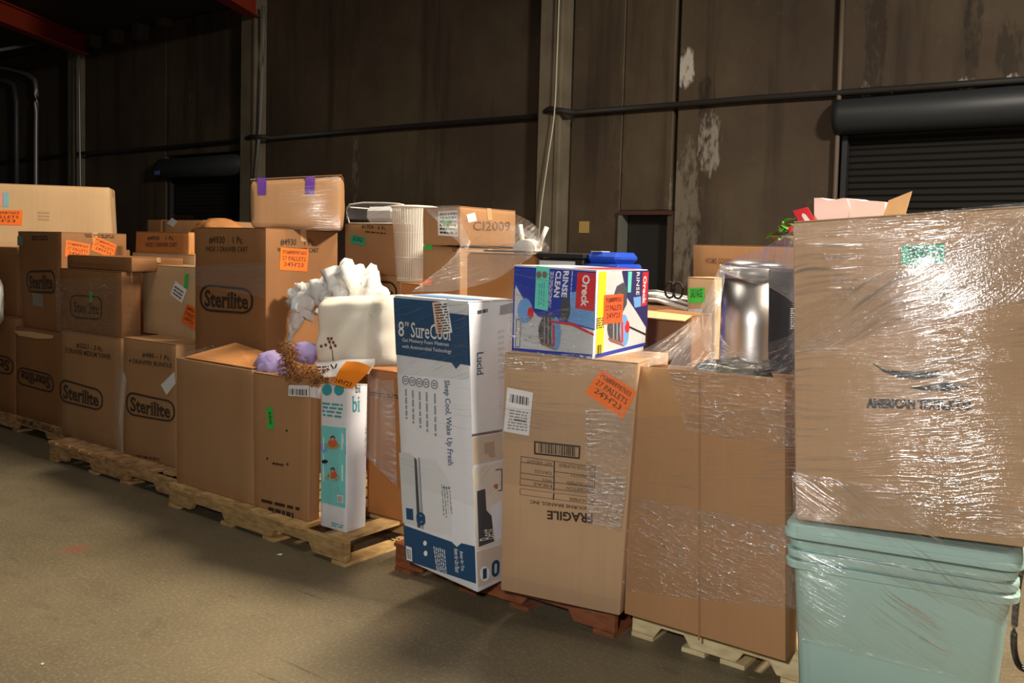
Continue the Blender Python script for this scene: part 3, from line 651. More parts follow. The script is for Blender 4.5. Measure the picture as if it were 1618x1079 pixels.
# ---- third pallet, front
b3 = carton('cardboard_box', 'wide plain carton with a raised top flap, left front of the bare pale pallet', YP(3.09), (278, Z, .90), (398, Z, .895), (400, Z, D), (279, Z, D), .3, K_MID, flaps=False)
for nm, pp in (('top_flap', [(-4.70, 3.10, .905), (-4.06, 3.10, .903), (-4.06, 3.36, .925), (-4.56, 3.36, .985)]),):
    vs = [Vector(p) for p in pp]; vs += [v+Vector((0, 0, .005)) for v in vs]
    mesh_obj(nm, vs, [(3, 2, 1, 0), (4, 5, 6, 7), (0, 1, 5, 4), (1, 2, 6, 5), (2, 3, 7, 6), (3, 0, 4, 7)], K_WARM, b3.root)
b4 = carton('cardboard_box', 'plain carton with a green strip and barcode label, beside the white toy carton', YP(3.09), (400, Z, .885), (489, Z, .885), (487, Z, D), (402, Z, D), .30, K_MID, side_px=507)
sticker(b4.front, [(422, 642), (431, 643), (436, 677), (425, 678)], BGREEN, b4.root, name='label'); bars(b4.front, [(426, 650), (430, 650), (433, 670), (428, 670)], 6, INK, b4.root, .0045, words=1)
sticker(b4.front, [(457, 608), (489, 609), (489, 627), (457, 625)], WHITE, b4.root, name='label'); barcode(b4.front, [(459, 614), (486, 615), (486, 625), (459, 623)], DGREY, b4.root, .0046, n=16)
sticker(b4.right, [(489, 609), (507, 611), (506, 630), (489, 627)], WHITE, b4.root, name='label')
bars(b4.front, [(413, 786), (474, 800), (474, 807), (413, 793)], 1, INK, b4.root, words=4, fill=.7); bars(b4.front, [(424, 798), (464, 808), (464, 818), (424, 808)], 1, INK, b4.root, words=5, fill=.8)
bars(b4.front, [(432, 728), (450, 731), (450, 738), (432, 735)], 1, INK, b4.root); 
for x, y in ((424, 724), (455, 680), (456, 733)): polyd('ink_mark', b4.front, ell(x, y, 1.6, 2.2, 6), INK, b4.root, .002)
ty = carton('toy_box', 'slim white and turquoise printed carton standing on the bare pallet end', YP(3.09), (507, Z, .88), (549, Z, .885), (546, Z, D), (506, Z, D), .3, BWHITE, side_px=581, tape=False, bulge=.003)
decal('printed_panel', ty.front, [(508, 672), (547, 676), (546, 803), (507, 793)], TEALP, ty.root)
for cy in (698, 748):
    polyd('printed_figure', ty.front, ell(527, cy+6, 12, 6, 12), plain('olive_print', (150, 170, 110), .5), ty.root, .002); polyd('printed_figure', ty.front, ell(527, cy+2, 8, 6.5, 12), plain('red_orange_print', (214, 96, 60), .5), ty.root, .0026)
    polyd('printed_figure', ty.front, ell(527, cy-6, 4.2, 4.2, 10), plain('dark_brown_print', (90, 52, 40), .5), ty.root, .003); polyd('printed_figure', ty.front, ell(527, cy-4.5, 3.2, 3, 10), SKIN, ty.root, .0034)
    for dx in (-15, 15): polyd('printed_line', ty.front, [(527+dx-.7, cy-14), (527+dx+.7, cy-14), (527+dx+.7, cy+12), (527+dx-.7, cy+12)], WHITE, ty.root, .0022)
polyd('printed_figure', ty.front, [(508, 700), (547, 704), (547, 718), (508, 713)], LBLUE, ty.root, .0018)
polyd('printed_figure', ty.front, ell(514, 729, 5, 3, 10), BLACK, ty.root, .0024)
decal('printed_panel', ty.front, [(534, 781), (543, 783), (543, 795), (534, 793)], BWHITE, ty.root, .0024, 1, 1); barcode(ty.front, [(535, 783), (542, 784), (542, 793), (535, 792)], plain('dull_red_print', (150, 90, 80), .5), ty.root, .003, n=8)
bars(ty.front, [(509, 634), (542, 637), (542, 662), (509, 658)], 4, plain('teal_ink', (60, 160, 168), .5), ty.root, words=3)
for x in (517, 536): polyd('printed_disc', ty.front, ell(x, 616, 8, 9, 16), plain('teal_ink', (60, 160, 168), .5), ty.root, .0016)
TI = plain('teal_ink', (60, 160, 168), .5)
lettering(ty.right, 'bi', [(556, 626), (568, 624), (568, 650), (556, 652)], TI, ty.root, .002, True, .01); lettering(ty.right, 'bi', [(561, 608), (569, 607), (569, 620), (561, 621)], INK, ty.root, .002, True)
bars(ty.front, [(524, 824), (543, 829), (543, 836), (524, 831)], 2, TI, ty.root, words=2)
bb = carton('cardboard_box', 'brown taped carton squeezed between the white toy carton and the tall mattress box', YP(3.42), (578, Z, .93), (640, Z, .93), (640, Z, D), (580, Z, D), .45, K_WARM)
bars(bb.front, [(584, 618), (634, 624), (634, 631), (584, 625)], 2, INK, bb.root); bars(bb.front, [(584, 838), (632, 850), (632, 858), (584, 846)], 2, INK, bb.root)
# ---- back row behind the third pallet
b549 = carton('cardboard_box', 'carton with a green sticker, under the white wire rack', YP(4.45), (545, Z, 1.755), (632, Z, 1.75), (632, Z, 1.402), (545, Z, 1.402), .5, K_MID)
sticker(b549.front, [(555, 370), (578, 375), (578, 389), (555, 384)], GREEN, b549.root, ['SALVAGE']); ink(b549, '#1924 - 6 Pc.', [(572, 354), (611, 358), (611, 364), (572, 361)]); bars(b549.front, [(578, 364), (610, 367), (610, 371), (578, 368)], 1, INK, b549.root)
b548 = carton('cardboard_box', 'carton with a half-hidden oval logo behind the white plastic bag', YP(4.43), (545, Z, 1.398), (632, Z, 1.398), (632, Z, .01), (545, Z, .01), .55, K_MID)
logo(b548.front, [(566, 441), (628, 445), (628, 484), (566, 480)], b548.root, 1.8)
b630 = carton('cardboard_box', 'small plain carton under the white mesh baskets', YP(4.32), (634, Z, 1.36), (664, Z, 1.355), (664, Z, .01), (634, Z, .01), .3, K_WARM)
lo_ = carton('cardboard_box', 'carton with a small green sticker below the grid-printed carton', YP(4.02), (668, Z, 1.615), (727, Z, 1.60), (727, Z, D), (668, Z, D), .58, K_MID)
sticker(lo_.front, [(671, 386), (684, 386), (683, 394), (671, 394)], BGREEN, lo_.root, name='label'); sticker(lo_.front, [(668, 441), (686, 441), (683, 451), (668, 451)], ORANGE, lo_.root)
frame(lo_.front, [(716, 388), (721, 388), (721, 397), (716, 397)], INK, lo_.root, w=.12, asp=.6, name='printed_mark')
up = carton('cardboard_box', 'top carton with a white grid label and the number 2009 on its side', YP(4.0), (668, Z, 1.835), (727, Z, 1.845), (727, Z, 1.62), (668, Z, 1.62), .58, K_MID, side_px=815)
sticker(up.front, [(693, 334), (724, 332), (724, 374), (694, 372)], WHITE, up.root, name='label')
bars(up.front, [(696, 336), (723, 334), (723, 372), (696, 370)], 6, BLACK, up.root, .0046, words=6); decal('green_mark', up.front, [(701, 347), (715, 347), (715, 359), (701, 359)], BGREEN, up.root, .005, 1, 1)
sticker(up.right, [(736, 339), (749, 336), (752, 349), (739, 352)], WHITE, up.root, name='label'); ink(up, 'CI2009', [(746, 350), (806, 350), (806, 365), (746, 364)], face=up.right, mat=plain('faint_dark_ink', (120, 84, 62), .7))
g2 = carton('cardboard_box', 'golden-brown carton with a rounded top corner behind the mattress box', YP(3.78), (736, Z, 1.58), (846, Z, 1.578), (846, Z, D), (736, Z, D), .24, K_WARM, bev=.02)
# black tub with white panel
bt = thing('black_tub', 'flat black tub with a white paper panel behind the steam-cleaner style box', 'tub', (-2.1, 3.85, 0))
bt['label'] = 'black-rimmed tub with a white paper panel behind the blue printed box'
P0 = YP(3.74).atz(851, 1.5); P1 = YP(3.74).atz(921, 1.5)
box('body', (P0.x, 3.74, D), (P1.x, 4.0, 1.565), BLACK, bt, .006); box('rim', (P0.x-.36, 3.735, 1.588), (P0.x, 3.86, 1.598), BLACK, bt, .003); box('rim', (P0.x-.01, 3.725, 1.566), (P1.x+.01, 4.01, 1.592), BLACK, bt, .004)
box('paper_panel', (P0.x+.008, 3.734, 1.38), (P1.x-.045, 3.739, 1.552), LGREY, bt)
PLG = plain('blue_plastic', (38, 78, 190), .3)
P0 = YP(3.75).atz(923, 1.5); P1 = YP(3.75).atz(978, 1.5)
bh = thing('blue_storage_tote', 'bright blue plastic tote with a rounded handle behind the blue printed box', 'tote', ((P0.x+P1.x)/2, 3.9, 0))
box('body', (P0.x, 3.76, D), (P1.x-.03, 3.98, 1.505), PLG, bh, .01); box('lid', (P0.x-.01, 3.745, 1.507), (P1.x, 3.99, 1.545), PLG, bh, .012)
box('handle', (P0.x+.0, 3.755, 1.546), (P1.x-.01, 3.97, 1.602), PLG, bh, .022); box('white_label', (P0.x+.03, 3.76, 1.603), (P0.x+.09, 3.84, 1.606), WHITE, bh)
# stool lying on the golden carton
st = thing('child_stool', 'small white upturned stool with two splayed legs on the golden-brown carton', 'stool', YP(3.9).atz(833, 1.586))
WPL = plain('white_plastic', (232, 226, 216), .4)
bm = bmesh.new(); bmesh.ops.create_cone(bm, cap_ends=True, segments=24, radius1=.075, radius2=.085, depth=.05); c0 = YP(3.9).at(832, 388); c0.z = 1.612
for v in bm.verts: v.co = Vector((v.co.x, v.co.z*1.0, v.co.y*.6+.0))+c0
bm_obj('seat', bm, WPL, st)
for a, e in (((826, 385), (822, 355)), ((851, 390), (864, 359))):
    A = YP(3.9).at(*a); A.z = max(A.z, 1.60); tube('leg', [A, (A+YP(3.9).at(*e))/2, YP(3.9).at(*e)], [.014, .012, .013], WPL, st)
# white wire rack
WIRE = plain('white_coated_wire', (236, 236, 234), .35)
wr_ = thing('wire_rack', 'white coated wire rack wrapped in plastic, on the green-stickered carton', 'rack', YP(4.6).atz(595, 1.76))
def wbox(x0, x1, y0, y1, z0, z1, parent):
    tube('wire', smoothpath([(x0, y0, z0), (x0, y0, z1), (x1-.04, y0, z1), (x1, y0, z1-.04), (x1, y0, z0)], 3), .006, WIRE, parent, 6)
    tube('wire', smoothpath([(x0, y1, z0), (x0, y1, z1), (x1-.04, y1, z1), (x1, y1, z1-.04), (x1, y1, z0)], 3), .006, WIRE, parent, 6)
    for k in range(8):
        x = x0+(x1-x0)*(k+.5)/8; tube('wire', [(x, y0, z0), (x, y1, z0)], .003, WIRE, parent, 5)
    for z in (z0,):
        tube('wire', [(x0, y0, z), (x1, y0, z)], .005, WIRE, parent, 6); tube('wire', [(x0, y1, z), (x1, y1, z)], .005, WIRE, parent, 6)
    for x in (x0, x1): tube('wire', [(x, y0, z1-.02), (x, y1, z1-.02)], .005, WIRE, parent, 6); tube('wire', [(x, y0, z0), (x, y1, z0)], .005, WIRE, parent, 6)
q0 = YP(4.5).atz(552, 1.77); q1 = YP(4.5).atz(636, 1.77)
wbox(q0.x, q1.x, 4.5, 4.85, 1.765, 1.90, wr_)
box('folded_fabric', (q0.x+.13, 4.52, 1.774), (q0.x+.42, 4.82, 1.885), plain('white_fabric', (226, 226, 230), .7), wr_, .03)
# nested mesh baskets
mb = thing('mesh_basket_stack', 'tall stack of nested white mesh baskets between the cartons', 'basket', YP(4.3).atz(650, 1.37))
MESHW = plain('cream_mesh', (232, 228, 214), .5)
def ringpts(cx, cy, z, rx, ry, n=24): return [(cx+rx*math.cos(2*math.pi*k/n), cy+ry*math.sin(2*math.pi*k/n), z) for k in range(n)]
tc = YP(4.5).atz(650, 1.4)
for k, (z, r) in enumerate(((1.875, .165), (1.70, .14), (1.53, .13), (1.385, .12))):
    tube('rim', ringpts(tc.x, 4.5, z, r, r*.7), .007 if k == 0 else .004, MESHW, mb, 6, True)
vs = []; fs = []
for k in range(48):
    a = 2*math.pi*k/48; w_ = .052
    j = len(vs)
    for z, r in ((1.37, .118), (1.87, .163)):
        for t in (-w_, w_): vs.append((tc.x+r*math.cos(a+t), 4.5+r*.7*math.sin(a+t), z))
    fs.append((j, j+1, j+3, j+2))
mesh_obj('mesh_side', vs, fs, MESHW, mb)['kind'] = 'stuff'
tube('base', ringpts(tc.x, 4.5, 1.372, .118, .083), .006, MESHW, mb, 6, True)
# ---- mattress box
mt = carton('mattress_box', 'tall leaning navy and white printed mattress box', AP(Vector((-2.36, 2.93, 0)), 180+180+1), (621, 468), (740, 478), (755, 937), (640, 885), .33, BWHITE, side_px=812, bulge=.0, rough=.002, tape=False, bev=.008, seed=2)
f = mt.front; r = mt.root
def fit(px_list): return px_list
polyd('navy_panel', f, [(622, 470), (741, 480), (743.5, 578), (728, 575), (721, 583), (714, 573), (626, 560)], NAVY, r)
lettering(f, '8', [(630, 507), (639, 508), (639, 532), (630, 531)], WHITE, r, .0028, True, .004); lettering(f, '"', [(641, 508), (646, 509), (646, 516), (641, 515)], WHITE, r, .0028); lettering(f, 'SureCool', [(650, 509), (713, 514), (713, 538), (650, 533)], WHITE, r, .0028, True, .004)
lettering(f, 'Gel Memory Foam Mattress', [(636, 534), (710, 541), (710, 549), (636, 541)], WHITE, r, .0028); lettering(f, 'with Antimicrobial Technology', [(636, 544), (714, 552), (714, 560), (636, 551)], WHITE, r, .0028)
sticker(f, [(684, 478), (698, 476), (706, 527), (690, 527)], plain('pale_orange_paper', (226, 186, 160), .6), r, off=.0045, name='label'); sticker(f, [(697, 476), (708, 476), (716, 525), (703, 528)], WHITE, r, off=.005, name='label'); bars(f, [(687, 480), (708, 478), (713, 524), (694, 526)], 11, DGREY, r, .0065, words=2)
decal('printed_panel', f, [(706, 472), (741, 480), (741, 498), (708, 494)], LGREY, r, .0046)
lettering(f, 'Sleep Cool, Wake Up Fresh', [(711, 601), (717, 736), (706, 735), (700, 600)], NAVY, r, .0024, True, .008)
for k, (x, y) in enumerate(((641, 600), (652, 602), (663, 604), (674, 605), (687, 607))):
    frame(f, [(x-5, y-7), (x+5, y-6), (x+5, y+8), (x-5, y+7)], DGREY, r, w=.08, asp=.72, rad=.36, name='printed_icon'); bars(f, [(x-2.4, y-3), (x+2.6, y-2.5), (x+2.6, y+4), (x-2.4, y+3.5)], 2, DGREY, r, words=2)
    bars(f, [(x+3, y+14), (x+4.5, y+62+5*k), (x, y+62+5*k), (x-1, y+14)], 1, GREYP, r, words=5, fill=.7)
polyd('printed_mattress', f, [(631, 715), (648, 716), (655, 722), (660, 832), (637, 825)], LGREY, r, .0020); polyd('printed_mattress', f, [(662, 722), (690, 728), (710, 760), (714, 846), (668, 835)], plain('pale_grey_print', (216, 217, 219), .45), r, .0020)
polyd('printed_line', f, [(655, 722), (659, 726), (665, 834), (660, 833)], DGREY, r, .0024); polyd('printed_line', f, [(661, 722), (664, 724), (670, 836), (666, 835)], GREYP, r, .0024)
polyd('badge', f, [(642, 802), (653, 804), (654, 822), (643, 820)], NAVY, r, .0030); frame(f, [(658, 808), (672, 810), (673, 831), (659, 829)], NAVY, r, w=.22, asp=.7, rad=.34, off=.0032, name='badge_ring'); polyd('badge', f, ell(665.5, 819.5, 3.2, 4.6, 12), NAVY, r, .0034)
bars(f, [(712, 768), (716, 812), (708, 811), (704, 767)], 2, GREYP, r, words=6, seed=4); bars(f, [(704, 765), (708, 818), (700, 817), (697, 765)], 2, GREYP, r, words=6, seed=5)
for k in range(3): polyd('ink_dot', f, ell(702+4*k, 770+.4*k, 1.4, 1.8, 6), NAVY, r, .0024)
polyd('navy_panel', f, [(637.5, 829), (714, 856), (722, 864), (729, 858), (750.6, 863), (752.5, 922), (641, 885)], NAVY, r)
decal('printed_panel', f, [(642, 862), (651, 865), (652, 887), (643, 884)], WHITE, r, .0026, 1, 1); barcode(f, [(643, 866), (650, 868), (651, 884), (644, 882)], BLACK, r, .0032, n=9)
bars(f, [(704, 867), (707, 906), (690, 902), (684, 861)], 6, WHITE, r, .0026, words=6, seed=6, fill=.4); 
lettering(f, 'Better for You,', [(732, 872), (735, 903), (729, 901), (726, 870)], WHITE, r, .0028, True); lettering(f, 'Better for Our Planet', [(724, 868), (727, 906), (720, 903), (718, 866)], WHITE, r, .0028, True)
polyd('printed_disc', f, ell(672, 858, 2.8, 4, 12), WHITE, r, .0026); polyd('printed_disc', f, ell(673, 874, 3, 4.4, 12), WHITE, r, .0026)
g = mt.right
lettering(g, 'Lucid', [(763, 555), (763, 592), (753, 594), (753, 556)], NAVY, r, .0024, True, .01)
bars(g, [(754, 489), (770, 486), (770, 493), (754, 496)], 1, DGREY, r, words=3, fill=.8); polyd('printed_panel', g, [(790, 483), (811, 478), (812, 494), (789, 498)], GREYP, r)
bars(g, [(786, 520), (796, 518), (797, 600), (787, 602)], 9, LGREY, r, words=2)
polyd('printed_line', g, [(745, 686), (793, 678), (793, 682), (745, 690)], plain('brown_grey_print', (120, 104, 100), .5), r)
polyd('printed_scene', g, [(745, 692), (793, 683), (794, 725), (746, 735)], BEIGE, r); polyd('printed_scene', g, [(764, 700), (780, 697), (782, 722), (766, 725)], plain('warm_beige_print', (184, 158, 138), .5), r, .0022)
polyd('printed_scene', g, [(746, 740), (794, 730), (794, 858), (752, 870)], plain('pale_beige_print', (222, 212, 200), .5), r); polyd('printed_scene', g, [(753, 776), (766, 772), (768, 806), (776, 815), (780, 855), (756, 864)], DGREY, r, .0022)
frame(g, [(766, 744), (793, 740), (793, 775), (766, 780)], DGREY, r, w=.05, asp=.8, off=.0022); polyd('printed_scene', g, [(770, 768), (786, 764), (786, 772), (770, 776)], plain('rust_print', (190, 110, 80), .5), r, .0024)
polyd('printed_scene', g, [(774, 800), (792, 790), (792, 850), (782, 853)], plain('lilac_white_print', (226, 226, 238), .5), r, .0026)
lettering(g, 'Best', [(757, 855), (757, 838), (781, 833), (781, 850)], plain('pale_beige_print', (222, 212, 200), .5), r, .0028)
polyd('printed_scene', g, [(752, 872), (793, 860), (790, 912), (755, 928)], BEIGE, r, .0018)
polyd('printed_disc', g, ell(765, 906, 8, 12, 18), WHITE, r, .0030); polyd('badge', g, [(762, 899), (768, 897), (768, 913), (762, 915)], NAVY, r, .0034); frame(g, [(776, 886), (789, 883), (788, 909), (776, 913)], NAVY, r, w=.2, asp=.6, rad=.3, off=.003, name='badge_ring')
vs = [mt.top.P(u, v, .007) for u, v in ((.1, .5), (.9, .5), (.9, .8), (.1, .8))]; mesh_obj('printed_panel', vs, [(3, 2, 1, 0)], LBLUE, r)
# ---- FRAGILE box and printed box on it
fb = carton('cardboard_box', 'upright tan carton printed FRAGILE upside down with an orange PO sticker', AP(Vector((-2.22, 3.0, 0)), 10), (797, Z, 1.165), (1009, Z, 1.165), (979, Z, D), (791, Z, D), .42, K_GREY, bulge=.004)
f = fb.front; r = fb.root
sticker(f, [(802, 612), (843, 620), (837, 688), (796, 681)], WHITE, r, name='label', off=.003); barcode(f, [(807, 622), (838, 628), (837, 641), (806, 635)], BLACK, r, .0046, n=18)
bars(f, [(806, 645), (836, 650), (834, 682), (802, 678)], 7, GREYP, r, .0046, words=4); bars(f, [(814, 660), (834, 663), (833, 668), (814, 665)], 1, DGREY, r, .005)
sticker(f, [(951, 582), (1006, 618), (985, 662), (926, 620)], ORANGE, r, PO, label='orange paper sticker with three lines of black lettering', off=.006)
barcode(f, [(852, 699), (911, 706), (911, 721), (852, 714)], BLACK, r, .002, n=34); frame(f, [(845, 696), (918, 704), (917, 725), (845, 717)], BLACK, r, w=.13, asp=3.6)
frame(f, [(824, 720), (942, 737), (940, 780), (822, 766)], INK, r, w=.02, asp=2.7); frame(f, [(822, 771), (940, 786), (939, 797), (822, 781)], INK, r, w=.06, asp=10)
for q in ([(876, 728), (878, 728), (877, 775), (875, 775)], [(875, 779), (877, 779), (876, 789), (874, 789)]): polyd('printed_line', f, q, INK, r, .002)
for y in (729, 746, 755): polyd('printed_line', f, [(824, y), (876, y+7), (876, y+8), (824, y+1)], INK, r, .002)
for y in (744, 761): polyd('printed_line', f, [(877, y), (941, y+8), (941, y+9), (877, y+1)], INK, r, .002)
for tx, q in (('CARTON NUMBER', [(940, 744), (884, 737), (884, 731), (940, 738)]), ('QUANTITY', [(938, 757), (902, 752), (902, 747), (938, 752)]), ('ITEM NUMBER', [(938, 770), (896, 765), (896, 759), (938, 764)]), ('DESCRIPTION', [(938, 778), (896, 773), (896, 768), (938, 773)]), ('WHITE', [(873, 762), (858, 760), (858, 755), (873, 757)]), ('PO NUMBER', [(938, 795), (900, 790), (900, 785), (938, 790)]),
              ('NET WEIGHT', [(873, 735), (834, 730), (834, 725), (873, 730)]), ('GROSS', [(873, 750), (846, 746), (846, 741), (873, 745)]), ('MEAS', [(873, 770), (844, 766), (844, 761), (873, 765)])):
    lettering(f, tx, q, INK, r, .002)
lettering(f, 'JOURNE BRANDS, INC', [(928, 806), (838, 795), (838, 788), (928, 799)], INK, r, .002, bold=.015)
lettering(f, 'FRAGILE', [(937, 827), (865, 820), (865, 806), (937, 811)], INK, r, .002, bold=.03)
ok = carton('printed_box', 'blue and white printed appliance box wrapped in film on top of the FRAGILE carton', AP(Vector((-1.80, 3.07, 0)), 0), (812, 420), (943, 428), (936, Z, 1.168), (809, Z, 1.170), .4, BWHITE, side_px=1024, bulge=0, rough=.001, tape=False, seed=5)
f = ok.front; r = ok.root
polyd('blue_panel', f, [(813, 421), (942, 429), (940, 522), (900, 512), (842, 500), (815, 450)], BLUE, r, .0014)
polyd('blue_panel', f, [(813, 421), (816, 421), (812, 554), (809, 556)], BLUE, r, .0016); polyd('blue_panel', f, [(809, 549), (936, 560), (936, 567), (809, 556)], BLUE, r, .0016)
polyd('light_blue_panel', f, [(902, 462), (941, 455), (940, 520), (898, 508)], LBLUE, r, .0018); polyd('grey_panel', f, [(814, 455), (850, 500), (900, 512), (938, 532), (937, 560), (812, 548)], LGREY, r, .0018)
decal('mint_panel', f, [(848, 420), (869, 422), (866, 491), (845, 487)], MINT, r, .0022, 1, 1)
for x in (852, 861): polyd('printed_figure', f, ell(x, 434, 4.2, 5.5, 10), plain('brown_grey_print', (120, 104, 100), .5), r, .0026)
bars(f, [(862, 446), (861, 484), (850, 482), (851, 446)], 3, TI, r, .0026, words=4, fill=.4)
decal('red_panel', f, [(913, 430), (942, 432), (939, 492), (909, 487)], RED, r, .0022, 1, 1)
lettering(f, 'Oreck', [(933, 435), (930, 486), (918, 484), (921, 434)], WHITE, r, .003, bold=.03)
lettering(f, 'RINSE', [(900, 428), (896, 470), (887, 469), (891, 428)], WHITE, r, .0028, bold=.03); lettering(f, 'CLEAN', [(888, 428), (884, 470), (875, 469), (879, 428)], WHITE, r, .0028, bold=.03)
bars(f, [(876, 428), (871, 486), (866, 486), (870, 427)], 3, WHITE, r, .0026, words=6, fill=.4); bars(f, [(906, 428), (903, 470), (901, 470), (904, 428)], 1, WHITE, r, .0026, words=6)
def machine(f, cx, cy, s, r, o=.0028):
    polyd('printed_machine', f, ell(cx, cy, 17*s, 26*s, 16), DGREY, r, o); polyd('printed_machine', f, ell(cx+11*s, cy+4*s, 8*s, 27*s, 12), LBLUE, r, o+.0004)
    for k in (-8, -2, 4): polyd('printed_line', f, [(cx+k*s, cy-22*s), (cx+(k+2)*s, cy-22*s), (cx+(k+2)*s, cy+20*s), (cx+k*s, cy+20*s)], GREYP, r, o+.0006)
    polyd('printed_line', f, [(cx+6*s, cy-10*s), (cx+9*s, cy-10*s), (cx+9*s, cy+24*s), (cx+6*s, cy+24*s)], RED, r, o+.0008)
    polyd('printed_line', f, [(cx-16*s, cy+16*s), (cx+4*s, cy+22*s), (cx+10*s, cy+30*s), (cx-12*s, cy+22*s)], plain('dull_red_print', (150, 90, 80), .5), r, o+.0009)
polyd('printed_circle', f, ell(830, 491, 12, 20, 18), LBLUE, r, .0024); polyd('printed_circle', f, ell(839, 494, 5, 9, 14), RED, r, .003)
machine(f, 868, 523, 1.0, r); polyd('printed_machine', f, ell(894, 487, 8, 20, 12), DGREY, r, .0026)
frame(f, [(816, 504), (824, 505), (822, 549), (814, 548)], DGREY, r, w=.03, asp=.25); polyd('printed_line', f, [(868, 506), (905, 510), (939, 527), (939, 531), (905, 515), (868, 509)], RED, r, .0036)
g = ok.right
polyd('grey_panel', g, [(946, 429), (1024, 427), (1019, 543), (940, 562)], LGREY, r, .0012)
polyd('yellow_panel', g, [(946, 429), (958, 429), (952, 561), (941, 564)], YEL, r, .0018); polyd('dark_panel', g, [(982, 428), (1025, 427), (1022, 520), (1006, 494), (990, 470)], DBLUE, r, .0018)
decal('red_panel', g, [(1015, 430), (1024, 430), (1021, 482), (1013, 484)], RED, r, .0024, 1, 1); lettering(g, 'Oreck', [(1021, 436), (1019, 480), (1014, 480), (1016, 436)], WHITE, r, .003, bold=.03)
decal('mint_panel', g, [(992, 429), (998, 429), (996, 462), (991, 462)], MINT, r, .0024, 1, 1); lettering(g, 'RINSE', [(1010, 430), (1009, 466), (1004, 466), (1005, 430)], WHITE, r, .003)
machine(g, 975, 518, .95, r, .0024); polyd('printed_machine', g, [(968, 470), (974, 452), (984, 446), (990, 455), (990, 480), (980, 500), (968, 500)], DGREY, r, .0024); polyd('printed_circle', g, ell(990, 516, 4, 10, 12), RED, r, .003); polyd('printed_machine', g, [(1000, 470), (1012, 468), (1012, 484), (1002, 486)], LBLUE, r, .0024); polyd('printed_line', g, [(992, 514), (1020, 527), (1020, 530), (992, 517)], BLACK, r, .003)
barcode(g, [(943, 545), (950, 544), (949, 560), (942, 562)], BLACK, r, .003, n=8); bars(g, [(942, 502), (954, 500), (953, 518), (941, 520)], 5, DGREY, r, .003, words=2)
polyd('blue_panel', g, [(940, 560), (1019, 541), (1019, 546), (940, 566)], BLUE, r, .0022)
sticker(g, [(954, 466), (984, 464), (982, 509), (952, 512)], plain('deep_orange_paper', (240, 88, 30), .6), r, PO, off=.0038)
vs = [ok.top.P(u, v, .0062) for u, v in ((.62, .1), (.97, .1), (.97, .9), (.62, .9))]; mesh_obj('red_panel', vs, [(3, 2, 1, 0)], RED, r)
# ---- large open carton with what stands in it
oc = carton('cardboard_box', 'largest open-topped carton with a steel bin standing in it', YP(3.13), (1003, 578), (1240, 598), (1241, Z, D), (987, Z, D), .95, K_MID, side_px=1258, bulge=.010, open_top=True, bev=0)
f = oc.front; r = oc.root
for q in ([(1106, 600), (1109, 600), (1108, 1010), (1105, 1010)],): polyd('crease', f, q, card('cardboard_crease', (156, 116, 78)), r, .0125)
Lx, Rx = oc.c[0].x, oc.c[1].x
o = box('cardboard_box', (Lx+.05, 3.2, D+.01), (Rx-.02, 4.05, 1.05), K_WARM); tag(o, 'brown carton filling the inside of the large open carton', 'box')
bagm = plain('black_glossy_plastic', (22, 26, 28), .25)
vs = []; fs = []; n = 14
for j in range(n+1):
    for i in range(n+1):
        u, v = i/n, j/n; e = min(u, 1-u, v, 1-v)*8; e = min(e, 1)
        vs.append((Lx+.16+(Rx-.04-Lx-.16)*u, 3.18+.36*v, 1.055+.12*e+.02*noise.noise(Vector((u*5, v*5, 1)))*e))
for j in range(n):
    for i in range(n): a = j*(n+1)+i; fs.append((a, a+1, a+n+2, a+n+1))
tag(mesh_obj('black_bag', vs, fs, bagm, None, True), 'flat crumpled black plastic bag lying in the open carton', 'bag')
# steel bin
SM = plain('brushed_steel', (205, 200, 194), .34, 1.0, .03)
cc = Vector((0, 3.80, 0)); a_ = YP(3.8).atz(1140, 1.4).x; R_ = .14; cc.x = a_+R_+.01
can = thing('steel_bin', 'brushed stainless steel pedal bin standing in the open carton', 'bin', (cc.x, cc.y, 1.06))
def lathe(name, prof, c, mat, parent, seg=40):
    vs = []; fs = []
    for rr, z in prof:
        for k in range(seg): t = 2*math.pi*k/seg; vs.append((c.x+rr*math.cos(t), c.y+rr*math.sin(t), z))
    for i in range(len(prof)-1):
        for k in range(seg): fs.append((i*seg+k, i*seg+(k+1) % seg, (i+1)*seg+(k+1) % seg, (i+1)*seg+k))
    fs.append(tuple(range(seg-1, -1, -1))); fs.append(tuple((len(prof)-1)*seg+k for k in range(seg)))
    return mesh_obj(name, vs, fs, mat, parent, True)
lathe('body', [(R_, 1.062), (R_, 1.08), (R_, 1.30), (R_, 1.50)], cc, SM, can)
lathe('rim', [(R_+.004, 1.501), (R_+.01, 1.505), (R_+.01, 1.545), (R_+.002, 1.552)], cc, plain('grey_rim', (150, 150, 148), .35, .5), can)
lathe('lid', [(R_-.004, 1.553), (R_-.01, 1.568), (R_*.6, 1.582), (.01, 1.586)], cc, SM, can)
# dark carton beside the bin
dk = carton('dark_box', 'narrow black carton with tiny white print, between steel bin and tall wrapped carton', YP(3.56), (1214, Z, 1.55), (1262, Z, 1.55), (1262, Z, 1.058), (1214, Z, 1.058), .05, plain('charcoal_box', (34, 34, 38), .5), tape=False)
bars(dk.front, [(1250, 486), (1256, 486), (1256, 520), (1250, 520)], 10, WHITE, dk.root, words=1)
